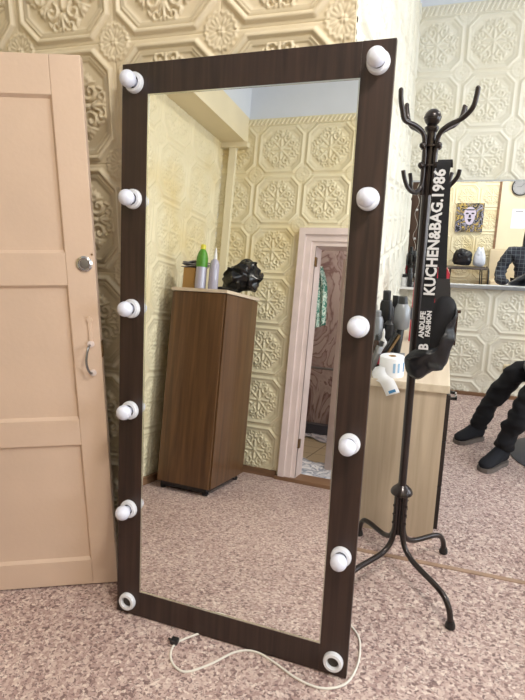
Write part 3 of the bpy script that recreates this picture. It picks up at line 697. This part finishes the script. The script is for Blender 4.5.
for i, (dx, dy, hh, mt) in enumerate(((-.03, 0, .27, 'black'), (-.008, -.025, .25, 'steel'), (.006, .01, .30, 'gold'), (.028, -.008, .28, 'black'), (.016, .028, .24, 'greymetal'))):
    b_ = thing('comb' if mt == 'black' else 'styling_brush', labs[i]+' on the desk', 'comb' if mt == 'black' else 'brush', (-.205+dx*.6, 2.82+dy*.6, DT+.012), 'tools in the brush pot')
    m = mb(); m.tube([(0, 0, 0), (dx*.5, dy*.5, hh*.6)], .006, 8); m.build('handle', M[mt], b_, True)
    m = mb(); bar(m, (dx*.5, dy*.5, hh*.58), (dx*.9, dy*.9, hh), .034, .012); m.build('head', M['black' if i != 1 else 'steel'], b_, True)
# red case at the far end of the desk
t = thing('tool_case', 'upright dark red case with grey band behind the hanging waist bag', 'case', (-.035, 3.20, DT))
pl = [(-.095, 0), (.10, 0), (.10, .40), (.085, .43), (-.05, .43), (-.078, .41), (-.088, .35)]
mb().prism(pl, -.05, .05).build('shell', M['red'], t)
mb().prism([(-.055, .03), (.075, .03), (.075, .39), (-.045, .39)], -.056, -.0505).build('front_pocket', M['red'], t)
mb().box((-.096, -.058, .13), (.104, .054, .20), .003).build('band', M['greyvinyl'], t)
m = mb(); m.tube(smoothpath([(-.03, 0, .429), (-.02, 0, .455), (.05, 0, .455), (.06, 0, .429)], 4), .006, 8); m.build('handle', M['black'], t, True)

# ------------------------------------------------------------------ far wall mirror
d = math.radians(1.2); FW = 2.3
Fm = Matrix.Translation((XS-.005, YF-.06, .945)) @ Matrix.Rotation(d, 4, 'Z')
Fm = Matrix.Translation((.3, YF-.048, 0)) @ Matrix.Rotation(d, 4, 'Z') @ Matrix.Translation((-.3, 0, 0))
fm = thing('wall_mirror', 'wide frameless mirror with silver rail fixed on the far tiled wall', 'mirror', mat=Fm)
mb().box((-.305, 0, .955), (1.9, .005, 1.758)).build('mirror_glass', M['mirror'], fm)
mb().box((-.305, -.028, .925), (1.9, .012, .957), .004).build('bottom_rail', M['alu'], fm)
mb().box((-.305, -.006, 1.755), (1.9, .008, 1.768)).build('top_rail', M['alu'], fm)
# jars on a shelf below the left end of that mirror
sh = mb().box((XS+.012, YF-.13, .90), (-.06, YF-.032, .918)).build('wall_shelf', M['white'])
tag(sh, 'small white shelf under the left end of the far wall mirror', 'shelf')
jars = [(-.262, 4.60, .030, .10, 'white', 'black', 'white cream jar at the left end of the small shelf'),
        (-.215, 4.575, .020, .15, 'black', 'black', 'tall black bottle second from left on the small shelf'),
        (-.165, 4.60, .026, .11, 'brownbottle', 'white', 'brown bottle with white cap on the small shelf'),
        (-.115, 4.58, .022, .08, 'white', 'white', 'short white tub at the right end of the small shelf')]
for x, y, r, h_, a, b, lab in jars: can('cosmetic_jar', lab, 'jar', x, y, .918, r, h_, M[a], M[b], h_*.25, 'cosmetics on the small shelf')

# ------------------------------------------------------------------ tall cabinet in the corner (seen in the mirror)
cab = thing('tall_cabinet', 'tall brown wooden cabinet with pale top in the corner reflected in the mirror', 'cabinet', (-1.618, -.25, 0))
m = mb(); m.box((-.20, -.27, .05), (.195, .28, 1.375)); m.build('body', M['brownwood'], cab)
m = mb(); m.box((-.198, .28, .055), (.198, .298, 1.37), .002); m.build('door', M['brownwood'], cab)
m = mb(); m.box((.195, -.272, .055), (.207, .278, 1.37), .001); m.build('side_panel', M['brownwood'], cab)
m = mb(); m.box((-.205, -.28, 1.375), (.216, .305, 1.397), .002); m.build('top', M['paletop'], cab)
m = mb(); m.box((-.185, -.25, .02), (.17, .27, .05)); m.build('plinth', M['black'], cab)
for x, y in ((-.17, -.24), (.16, -.24), (-.17, .255), (.16, .255)): mb().lathe([(.018, 0), (.022, .02)], 10, (x, y, 0)).build('foot', M['black'], cab)
CT = 1.397
bx = thing('cardboard_box', 'small brown cardboard box on the tall cabinet, left of the green bottle', 'box', (-1.735, -.06, CT))
mb().box((-.045, -.05, 0), (.045, .05, .145), .002).build('carton', M['cardboard'], bx)
mb().box((-.043, -.006, .145), (.043, .006, .1462)).build('flap_seam', M['woodtrim'], bx)
t = thing('paper_stack', 'rumpled grey papers lying on the brown box on the cabinet', 'papers', (-1.72, -.06, CT+.147))
for i in range(4):
    m = mb(); q = []; nx, ny = 8, 6
    for a in range(nx+1):
        for b in range(ny+1):
            x = -.075+.15*a/nx; y = -.06+.12*b/ny; q.append((x+.005*i, y, .004+i*.011+.006*(1+math.sin(x*45+i*2+y*20))+.03*max(0, -x-.04)))
    m.add(q, [(a*(ny+1)+b, (a+1)*(ny+1)+b, (a+1)*(ny+1)+b+1, a*(ny+1)+b+1) for a in range(nx) for b in range(ny)])
    o = m.build('sheet', M['greycloth'], t, True); md = o.modifiers.new('s', 'SOLIDIFY'); md.thickness = .006
t = thing('juice_bottle', 'clear bottle with green label and yellow cap on the tall cabinet', 'bottle', (-1.635, .0, CT))
mb().lathe([(.03, 0), (.035, .006), (.034, .10), (.034, .13)], 24).build('body', M['clear'], t, True)
mb().lathe([(.0345, .13), (.036, .14), (.036, .185), (.028, .215), (.015, .238)], 24).build('label_sleeve', M['green'], t, True)
mb().lathe([(.0155, .236), (.0165, .24), (.0165, .262), (.012, .266)], 18).build('cap', M['yellowcap'], t, True)
t = thing('nozzle_bottle', 'white pointed nozzle bottle beside the green labelled bottle on the cabinet', 'bottle', (-1.548, -.02, CT))
mb().lathe([(.028, 0), (.031, .005), (.030, .15), (.022, .175), (.010, .185)], 22).build('body', M['clear'], t, True)
mb().lathe([(.012, .183), (.012, .2), (.004, .25)], 14).build('nozzle', M['white'], t, True)
m = mb(); m.pillow([(-.11, 0), (.10, 0), (.10, .012), (.03, .03), (-.05, .028), (-.11, .015)], .14, 0, wob=.004); o = m.build('black_cloth', M['binbag'], None, True); o.location = (-1.52, -.02+.0, CT+.006)
o.location = (-1.50, -.12, CT+.006)
tag(o, 'flat folded black cloth in front of the bottles on the tall cabinet', 'cloth')
m = mb(); m.pillow([(-.115, .0), (.09, 0), (.115, .05), (.12, .12), (.075, .15), (.10, .18), (.05, .175), (.02, .185), (-.05, .16), (-.13, .09)], .19, 0, wob=.045, seed=9, rings=10, sub=6)
o = m.build('plastic_bag', M['binbag'], None, True); o.location = (-1.475, -.33, CT+.034); o.rotation_euler = (0, 0, math.radians(-35)); o.scale = (1.12, 1.0, 1.15)
tag(o, 'crumpled black plastic bag on the right side of the tall cabinet', 'plastic bag')

for nm in ('juice_bottle', 'nozzle_bottle'): bpy.data.objects[nm].scale = (1.1, 1.1, 1.14)
# next room things
m = mb(); m.tube([(-1.9, -2.6, .80), (.05, -2.6, .80)], .014, 10); o = m.build('pipe', M['steel'], None, True); tag(o, 'thin grey horizontal pipe across the marbled room behind the doorway', 'pipe')
m = mb(); nx, nz = 12, 14; q = []
for i in range(nx+1):
    for j in range(nz+1):
        u = i/nx; v = j/nz; w = .16*(.35+.65*math.sin(min(1, (1-v)*1.6+.25)*PI*.5))
        q.append((-1.105+(u-.1)*w*.8-.02*v, -.97+.018*math.sin(u*16+v*2), 1.22+v*.50+.05*(u-.5)*(1-v)))
m.add(q, [(i*(nz+1)+j, (i+1)*(nz+1)+j, (i+1)*(nz+1)+j+1, i*(nz+1)+j+1) for i in range(nx) for j in range(nz)])
o = m.build('hanging_towel', M['towel'], None, True); md = o.modifiers.new('s', 'SOLIDIFY'); md.thickness = .006; tag(o, 'green and white towel hanging inside the doorway seen in the mirror', 'towel')
m = mb(); q = []; nx, ny = 10, 8
for i in range(nx+1):
    for j in range(ny+1):
        x = -1.25+.6*i/nx; y = -1.42+.5*j/ny; q.append((x+.03*math.sin(y*9), y+.04*math.sin(x*12), .006+.012*(1+math.sin(x*31+y*17))))
m.add(q, [(i*(ny+1)+j, (i+1)*(ny+1)+j, (i+1)*(ny+1)+j+1, i*(ny+1)+j+1) for i in range(nx) for j in range(ny)])
o = m.build('floor_paper', M['newspaper'], None, True); md = o.modifiers.new('s', 'SOLIDIFY'); md.thickness = .002; tag(o, 'crumpled white paper spread on the floor inside the doorway', 'paper')
o2 = o.copy(); COL.objects.link(o2); o2.location = (-.45, -2.0, .004); o2.rotation_euler = (0, 0, .5); o2.scale = (1.6, .7, 1); o2['label'] = 'second crumpled paper sheet at the far end of the doorway room floor'
o2.location = (-.2, -1.1, 0)

# ------------------------------------------------------------------ along the back wall (seen in the far mirror)
pic = thing('wall_picture', 'square abstract picture with a pale oval face in the far mirror', 'picture', (.66, YB+.013, 1.44))
mb().box((-.22, 0, -.24), (.22, .02, .24)).build('canvas', M['abstract'], pic)
m = mb(); m.prism([(.105*math.cos(t)*(1 if math.sin(t) > 0 else .8), .03+.15*math.sin(t)) for t in [2*PI*k/26 for k in range(26)]], .0205, .023); f = m.build('face_print', M['faceprint'], pic)
m = mb()
for s_ in (-1, 1): m.prism([(s_*.045+.026*math.cos(t), .07+.014*math.sin(t)) for t in [2*PI*k/12 for k in range(12)]], .0232, .0245)
m.prism([(-.014, .05), (.014, .05), (.02, .0), (-.02, .0)], .0232, .0245); m.prism([(-.035, -.02), (.035, -.02), (.012, -.07), (-.012, -.07)], .0232, .0245); m.prism([(-.08, .14), (.08, .14), (.06, .12), (-.06, .12)], .0232, .0245)
m.build('ink_mark', M['inkprint'], f)
ck = thing('wall_clock', 'round wall clock with dark rim on the smooth cream wall in the far mirror', 'clock', (1.41, YB, 1.944))
mb().lathe([(.14, 0), (.145, -.03), (.128, -.034), (.125, -.02)], 32, axis='-Y').build('rim', M['black'], ck, True)
mb().lathe([(.127, -.012), (.127, -.02), (.001, -.0205)], 32, axis='-Y').build('dial', M['clockface'], ck, True)
m = mb(); bar(m, (0, .024, 0), (.05, .024, .06), .006, .003); bar(m, (0, .024, 0), (-.06, .024, -.0), .008, .003); m.build('hands', M['black'], ck)
m = mb()
for k in range(12):
    a = 2*PI*k/12; bar(m, (.1*math.cos(a), .022, .1*math.sin(a)), (.118*math.cos(a), .022, .118*math.sin(a)), .008, .003)
m.build('hour_mark', M['black'], ck)
pn = thing('paper_notice', 'white paper notice pinned on the cream wall below the clock', 'notice', (1.435, YB-.001, 1.43))
mb().box((-.11, 0, -.16), (.11, .003, .16)).build('sheet', M['paper'], pn)
mb().box((-.06, .003, .115), (.06, .004, .125)).build('print', M['greyvinyl'], pn)
bn = thing('side_table', 'low dark grey table with thin legs holding two bags in the far mirror', 'table', (.67, -.47, 0))
mb().box((-.33, -.18, .60), (.31, .18, .625), .005).build('tabletop', M['tabledark'], bn)
for x in (-.29, .27):
    for y in (-.15, .15): mb().tube([(x*.88, y*.9, .60), (x, y, 0)], .009, 8).build('leg', M['black'], bn, True)
m = mb(); m.pillow([(-.16, 0), (.15, 0), (.16, .12), (.155, .25), (.05, .26), (.0, .31), (-.08, .28), (-.15, .2)], .17, 0, wob=.02); o = m.build('handbag', M['leather'], None, True); o.location = (.585, -.45, .645)
tag(o, 'dark grey bag on the low table, left of the white bag', 'bag')
m = mb(); m.pillow([(-.1, 0), (.1, 0), (.11, .16), (.06, .28), (.045, .36), (.01, .30), (-.02, .35), (-.06, .28), (-.1, .16)], .14, 0, wob=.015, seed=5); o = m.build('carrier_bag', M['whitebag'], None, True); o.location = (.855, -.45, .636)
tag(o, 'white plastic carrier bag on the low table beside the dark bag', 'bag')
ac = thing('armchair', 'beige armchair against the cream wall behind the person in plaid', 'armchair', (1.32, -.43, 0))
mb().box((-.29, -.22, .20), (.29, .28, .44), .03).build('seat', M['beige'], ac, True)
mb().box((-.29, -.29, .30), (.29, -.14, .93), .03).build('backrest', M['beige'], ac, True)
for s_ in (-1, 1):
    mb().tube(smoothpath([(s_*.31, -.2, .62), (s_*.32, .1, .62), (s_*.32, .22, .56), (s_*.32, .25, .3), (s_*.31, .25, 0)], 4), .014, 8).build('armrest', M['black'], ac, True)
for x in (-.25, .25): mb().tube([(x, -.22, .2), (x, -.25, 0)], .014, 8).build('leg', M['black'], ac, True)

# ------------------------------------------------------------------ people
def skin(name, joints, edges, mat, parent=None, sub=2, root=0, wob=0):
    me = bpy.data.meshes.new(name); me.from_pydata([j[0] for j in joints], edges, []); o = bpy.data.objects.new(name, me); COL.objects.link(o)
    md = o.modifiers.new('k', 'SKIN'); md.use_smooth_shade = True
    sv = me.skin_vertices[0].data
    for i, j in enumerate(joints):
        r = j[1]; sv[i].radius = r if isinstance(r, tuple) else (r, r)
    sv[root].use_root = True
    s2 = o.modifiers.new('s', 'SUBSURF'); s2.levels = sub; s2.render_levels = sub
    bpy.context.view_layer.update(); dg = bpy.context.evaluated_depsgraph_get(); m2 = bpy.data.meshes.new_from_object(o.evaluated_get(dg))
    bpy.data.objects.remove(o); m2.name = name
    for p in m2.polygons: p.use_smooth = True
    if wob:
        for v in m2.vertices:
            c_ = v.co; v.co = c_+noise.noise_vector(Vector((c_.x*9, c_.y*9, c_.z*22)))*wob
    m2.materials.clear(); m2.materials.append(mat); ob = bpy.data.objects.new(name, m2); COL.objects.link(ob)
    if parent: ob.parent = parent
    return ob
def hand(base, dirv, parent, up=(0, 0, 1)):
    """palm, four unequal bent fingers and a thumb"""
    d_ = Vector(dirv).normalized(); u = Vector(up); s_ = d_.cross(u).normalized(); u = s_.cross(d_); b = Vector(base)
    J = [(b, (.024, .018)), (b+d_*.05, (.036, .014)), (b+d_*.08, (.038, .013))]; E = [(0, 1), (1, 2)]
    for i, (o, L) in enumerate(((-.028, .062), (-.010, .072), (.010, .068), (.028, .052))):
        p0 = b+d_*.075+s_*o; k = len(J)
        J += [(p0, .009), (p0+d_*L*.5-u*.008, .0085), (p0+d_*L*.85-u*.028, .0075), (p0+d_*L-u*.045, .006)]; E += [(2, k), (k, k+1), (k+1, k+2), (k+2, k+3)]
    k = len(J); J += [(b+d_*.03-s_*.035, .011), (b+d_*.06-s_*.055-u*.01, .0095), (b+d_*.085-s_*.052-u*.022, .008)]; E += [(1, k), (k, k+1), (k+1, k+2)]
    return skin('hand', J, E, M['skin'], parent, 1)
def head(parent, c, face, hair_len=.25):
    """face: unit vector the person looks along"""
    f = Vector(face).normalized(); z = Vector((0, 0, 1)); s_ = z.cross(f).normalized(); c = Vector(c); m = mb()
    n = 20
    vs = []
    for i in range(n+1):
        t = PI*i/n; hh = math.cos(t)
        for k in range(24):
            a = 2*PI*k/24; r = math.sin(t)
            x = math.cos(a)*r; y = math.sin(a)*r
            sx = .098 if x > 0 else .10; w = .074*(1-.22*max(0, -hh)**1.3)
            p = f*(x*sx*(1-.10*max(0, -hh)))+s_*(y*w)+z*(hh*.118)
            if x > .7 and -.25 < hh < .1: p += f*(.018*max(0, 1-abs(y)/.22)*(1-abs(hh+.08)/.18))   # nose
            if x > .75 and .05 < hh < .22 and .25 < abs(y) < .6: p -= f*.006                         # eye sockets
            if x > .7 and -.52 < hh < -.40 and abs(y) < .4: p += f*.006                               # lips
            vs.append(c+p)
    m.add(vs, [(i*24+k, i*24+(k+1) % 24, (i+1)*24+(k+1) % 24, (i+1)*24+k) for i in range(n) for k in range(24)])
    for s in (-1, 1): m.ball(c+s_*(s*.074)-f*.005-z*.005, .02, 10, (.6, .6, 1.4))
    h_ = m.build('head', M['skin'], parent, True)
    m = mb()
    for s in (-1, 1): m.ball(c+f*.088+s_*(s*.030)+z*.014, .0105, 10)
    m.build('eye', M['white'], h_, True)
    m = mb(); m.tube([c+f*.096-s_*.024-z*.05, c+f*.103-z*.048, c+f*.096+s_*.024-z*.05], .005, 6); m.build('mouth', M['red'], h_, True)
    # hair: cap plus fall at the back
    m = mb(); vs = []; n2 = 16
    for i in range(n2+1):
        t = i/n2
        for k in range(24):
            a = 2*PI*k/24; x = math.cos(a); y = math.sin(a)
            if t < .5:
                th = PI/2*(t/.5); rr = math.sin(th); hh = math.cos(th)
                p = f*(x*.108*rr-.012)+s_*(y*.086*rr)+z*(hh*.130+.004)
            else:
                q = (t-.5)/.5; open_ = max(0, x)
                x2 = x if x < .25 else .25-.15*(x-.25)
                p = f*(x2*.108-.012-.01*q)+s_*(y*.088*(1+.08*math.sin(q*3)))+z*(.004-q*hair_len)
            vs.append(c+p)
    m.add(vs, [(i*24+k, i*24+(k+1) % 24, (i+1)*24+(k+1) % 24, (i+1)*24+k) for i in range(n2) for k in range(24)]+[tuple(range(24))])
    m.build('hair', M['hair'], h_, True)
def boot(parent, heel, toe, mat):
    h_ = Vector(heel); t_ = Vector(toe); f = (t_-h_); f.z = 0; L = f.length; f.normalize(); s_ = Vector((0, 0, 1)).cross(f); m = mb(); ms = mb()
    def ring(mm, secs, n=16):
        vs = []
        for (x, w, zc, hz) in secs:
            for k in range(n):
                a = 2*PI*k/n; vs.append(h_+f*(x*L)+s_*(math.cos(a)*w)+Vector((0, 0, zc+math.sin(a)*hz)))
        N = len(secs); mm.add(vs, [(i*n+k, i*n+(k+1) % n, (i+1)*n+(k+1) % n, (i+1)*n+k) for i in range(N-1) for k in range(n)]+[tuple(range(n)), tuple((N-1)*n+k for k in range(n))])
    ring(m, [(-.01, .02, .06, .035), (.03, .036, .075, .055), (.2, .040, .085, .062), (.4, .042, .073, .052), (.6, .046, .058, .038), (.8, .047, .048, .030), (.93, .038, .042, .024), (1.0, .016, .038, .012)])
    b = m.build('boot', mat, parent, True)
    pts = [(-.03, .0), (-.01, .03), (.1, .038), (.35, .036), (.6, .048), (.82, .05), (.97, .036), (1.03, 0), (.97, -.036), (.82, -.05), (.6, -.048), (.35, -.036), (.1, -.038), (-.01, -.03)]
    q = [h_+f*(x*L)+s_*w for x, w in pts]; n = len(q)
    ms.add([(p.x, p.y, h_.z+.001) for p in q]+[(p.x, p.y, h_.z+.028) for p in q], [tuple(range(n)), tuple(range(n, 2*n))]+[(i, (i+1) % n, (i+1) % n+n, i+n) for i in range(n)])
    ms.build('sole', M['sole'], b)
# seated client: only the legs reach into the picture
P1 = thing('person', 'seated person in black trousers, dark boots and black padded jacket at the right edge', 'person', (0, 0, 0))
k1 = (.53, 3.56, .545); k2 = (.60, 3.30, .52)
skin('trousers', [((1.02, 3.50, .62), (.15, .12)), ((.98, 3.57, .60), .095), ((.78, 3.57, .59), .082), (k1, .078), ((.43, 3.62, .34), .066), ((.365, 3.655, .17), .062), ((.348, 3.665, .09), .056),
                  ((.98, 3.38, .60), .095), ((.80, 3.33, .58), .082), (k2, .080), ((.53, 3.30, .32), .066), ((.485, 3.32, .17), .062), ((.473, 3.325, .09), .056)],
     [(0, 1), (1, 2), (2, 3), (3, 4), (4, 5), (5, 6), (0, 7), (7, 8), (8, 9), (9, 10), (10, 11), (11, 12)], M['pants'], P1, 3, wob=.022)
boot(P1, (.385, 3.70, 0), (.215, 3.565, 0), M['boot']); boot(P1, (.50, 3.36, 0), (.355, 3.185, 0), M['boot'])
skin('jacket', [((1.04, 3.48, .62), (.17, .14)), ((1.08, 3.48, .82), (.17, .14)), ((1.10, 3.48, 1.02), (.18, .14)), ((1.10, 3.48, 1.10), (.10, .09)), ((1.10, 3.70, 1.06), .075), ((1.04, 3.76, .84), .066), ((.84, 3.66, .74), .056), ((.76, 3.62, .72), .05),
                ((1.10, 3.26, 1.06), .075), ((.96, 3.14, .86), .070), ((.78, 3.22, .76), .062), ((.68, 3.27, .71), .052), ((.80, 3.42, .68), (.13, .10)), ((.53, 3.36, .62), (.12, .07))],
     [(0, 1), (1, 2), (2, 3), (2, 4), (4, 5), (5, 6), (6, 7), (2, 8), (8, 9), (9, 10), (10, 11), (0, 12), (12, 13)], M['puffer'], P1, 3, wob=.025)
skin('neck', [((1.10, 3.48, 1.08), .06), ((1.09, 3.48, 1.20), .052)], [(0, 1)], M['skin'], P1, 1)
hand((.75, 3.615, .715), (-1, -.15, -.25), P1); hand((.69, 3.275, .71), (-.4, 1, -.2), P1)
head(P1, (1.07, 3.48, 1.30), (-1, 0, -.1), .16)
# salon chair
ch = thing('salon_chair', 'black salon chair on a round grey base at the right edge, person sitting in it', 'chair', (.98, 3.52, 0))
mb().lathe([(.33, 0), (.335, .008), (.32, .018), (.10, .035), (.04, .05)], 48, (-.10, .03, 0)).build('base_disc', M['greyvinyl'], ch, True)
mb().tube([(-.08, .03, .04), (-.02, 0, .40)], [.035, .03], 16).build('column', M['steel'], ch, True)
mb().box((-.22, -.26, .38), (.30, .24, .475), .03).build('seat', M['black'], ch, True)
mb().box((.28, -.24, .42), (.38, .22, 1.02), .03).build('backrest', M['black'], ch, True)
for y, x0 in ((-.31, -.10), (.30, -.50)):
    zt = .60 if y < 0 else .46
    m = mb(); m.box((x0, y-.03, zt), (.28, y+.03, zt+.06), .02); m.box((-.02, y-.012, .42), (.03, y+.012, zt+.01)); m.box((-.02, min(y, 0)*.7, .42), (.03, max(y, 0)*.7 if y > 0 else 0, .44)); m.build('armrest', M['beige'], ch, True)
# person in plaid
P2 = thing('person', 'person in dark plaid shirt with black hair, reflected at right in the far mirror', 'person', (0, 0, 0))
bx_, by_ = 1.26, 1.62
skin('trousers', [((bx_, by_, .60), (.16, .12)), ((bx_-.1, by_+.05, .58), .09), ((bx_-.12, by_+.42, .54), .07), ((bx_-.12, by_+.46, .30), .055), ((bx_-.12, by_+.44, .09), .042),
                  ((bx_+.1, by_+.05, .58), .09), ((bx_+.12, by_+.42, .54), .07), ((bx_+.12, by_+.46, .30), .055), ((bx_+.12, by_+.44, .09), .042)], [(0, 1), (1, 2), (2, 3), (3, 4), (0, 5), (5, 6), (6, 7), (7, 8)], M['pants'], P2)
skin('shirt', [((bx_, by_, .58), (.19, .14)), ((bx_, by_, .80), (.19, .14)), ((bx_, by_, 1.0), (.21, .14)), ((bx_, by_+.01, 1.09), (.09, .08)),
               ((bx_-.25, by_, 1.03), .088), ((bx_-.36, by_+.02, .80), .078), ((bx_-.36, by_+.16, .66), .066), ((bx_-.28, by_+.30, .66), .05),
               ((bx_+.25, by_, 1.03), .088), ((bx_+.36, by_+.02, .80), .078), ((bx_+.32, by_+.18, .66), .066), ((bx_+.22, by_+.30, .66), .05)],
     [(0, 1), (1, 2), (2, 3), (2, 4), (4, 5), (5, 6), (6, 7), (2, 8), (8, 9), (9, 10), (10, 11)], M['plaid'], P2, 3, wob=.018)
skin('neck', [((bx_, by_, 1.06), .058), ((bx_, by_+.01, 1.18), .05)], [(0, 1)], M['skin'], P2, 1)
hand((bx_-.27, by_+.31, .66), (.5, 1, -.2), P2); hand((bx_+.21, by_+.31, .66), (-.5, 1, -.2), P2)
head(P2, (bx_-.03, by_+.02, 1.27), (0, 1, -.2), .22)
boot(P2, (bx_-.12, by_+.38, 0), (bx_-.13, by_+.64, 0), M['boot']); boot(P2, (bx_+.12, by_+.38, 0), (bx_+.13, by_+.64, 0), M['boot'])
st = thing('stool', 'black round padded stool under the person in plaid', 'stool', (bx_, by_, 0))
mb().lathe([(.19, .42), (.205, .44), (.205, .47), (.19, .49), (.01, .495)], 32).build('seat', M['black'], st, True)
mb().tube([(0, 0, .05), (0, 0, .43)], .024, 12).build('column', M['chrome'], st, True)
for k in range(5):
    a = 2*PI*k/5+.3; mb().tube([(0, 0, .075), (.25*math.cos(a), .25*math.sin(a), .03)], [.02, .012], 8).build('foot', M['chrome'], st, True)

# ------------------------------------------------------------------ lights
def area(name, loc, rot, sx, sy, power, col):
    l = bpy.data.lights.new(name, 'AREA'); l.shape = 'RECTANGLE'; l.size = sx; l.size_y = sy; l.energy = power; l.color = col
    o = bpy.data.objects.new(name, l); COL.objects.link(o); o.location = loc; o.rotation_euler = rot; return o
for i, (a, b) in enumerate(wins):
    area('window_daylight', (XR+.35, (a+b)/2, (WZ0+WZ1)/2), (0, PI/2, 0), WZ1-WZ0, b-a, (72, 50)[i], (.86, .93, 1.0))
for x, y, pw in ((.7, .5, 44), (1.6, 3.2, 18)):  # ceiling lamps added out of view to light the walls
    t = thing('added_lamp', 'added, unseen flat round ceiling lamp above the %s of the room' % ('camera end' if y < 2 else 'far end'), 'ceiling lamp', (x, y, ZC-.06))
    mb().lathe([(.25, .06), (.25, .0), (.235, .0), (.235, .055)], 32).build('rim', M['white'], t, True)
    mb().lathe([(.234, .01), (.2, .001), (.01, 0)], 32).build('diffuser', M['glow'], t, True)
    l = bpy.data.lights.new('added_lamp_light', 'AREA'); l.shape = 'DISK'; l.size = .5; l.energy = pw; l.color = (1, .94, .84)
    o = bpy.data.objects.new('added_lamp_light', l); COL.objects.link(o); o.location = (x, y, ZC-.07)
l = bpy.data.lights.new('next_room_fill', 'POINT'); l.energy = 15; l.color = (1, .88, .78); l.shadow_soft_size = .1  # unseen light added to brighten the room past the doorway
o = bpy.data.objects.new('next_room_fill', l); COL.objects.link(o); o.location = (-.9, -1.9, 2.35)
l = bpy.data.lights.new('corridor_light', 'POINT'); l.energy = 8; l.color = (1, .88, .74); l.shadow_soft_size = .1
o = bpy.data.objects.new('corridor_light', l); COL.objects.link(o); o.location = (-2.5, 1.0, 2.45)
w = bpy.data.worlds.new('World'); S.world = w; w.use_nodes = True
w.node_tree.nodes['Background'].inputs['Color'].default_value = (.80, .90, 1.0, 1); w.node_tree.nodes['Background'].inputs['Strength'].default_value = 1.0

# ------------------------------------------------------------------ camera
cd = bpy.data.cameras.new('camera'); cam = bpy.data.objects.new('camera', cd); COL.objects.link(cam); S.camera = cam
f = Vector((-.30201346, .91878501, -.25420855)); r = Vector((.94930401, .31425778, .00799638)); u = Vector((-.08723397, .23890618, .96711637))
cam.matrix_world = Matrix(((r.x, u.x, -f.x, 0), (r.y, u.y, -f.y, 0), (r.z, u.z, -f.z, 1.52), (0, 0, 0, 1)))
cd.sensor_fit = 'HORIZONTAL'; cd.sensor_width = 36; cd.lens = 528.42*36/525; cd.clip_start = .02
S.view_settings.view_transform = 'Standard'; S.view_settings.look = 'None'; S.view_settings.gamma = 1; S.view_settings.use_curve_mapping = False
S.view_settings.exposure = 0.44
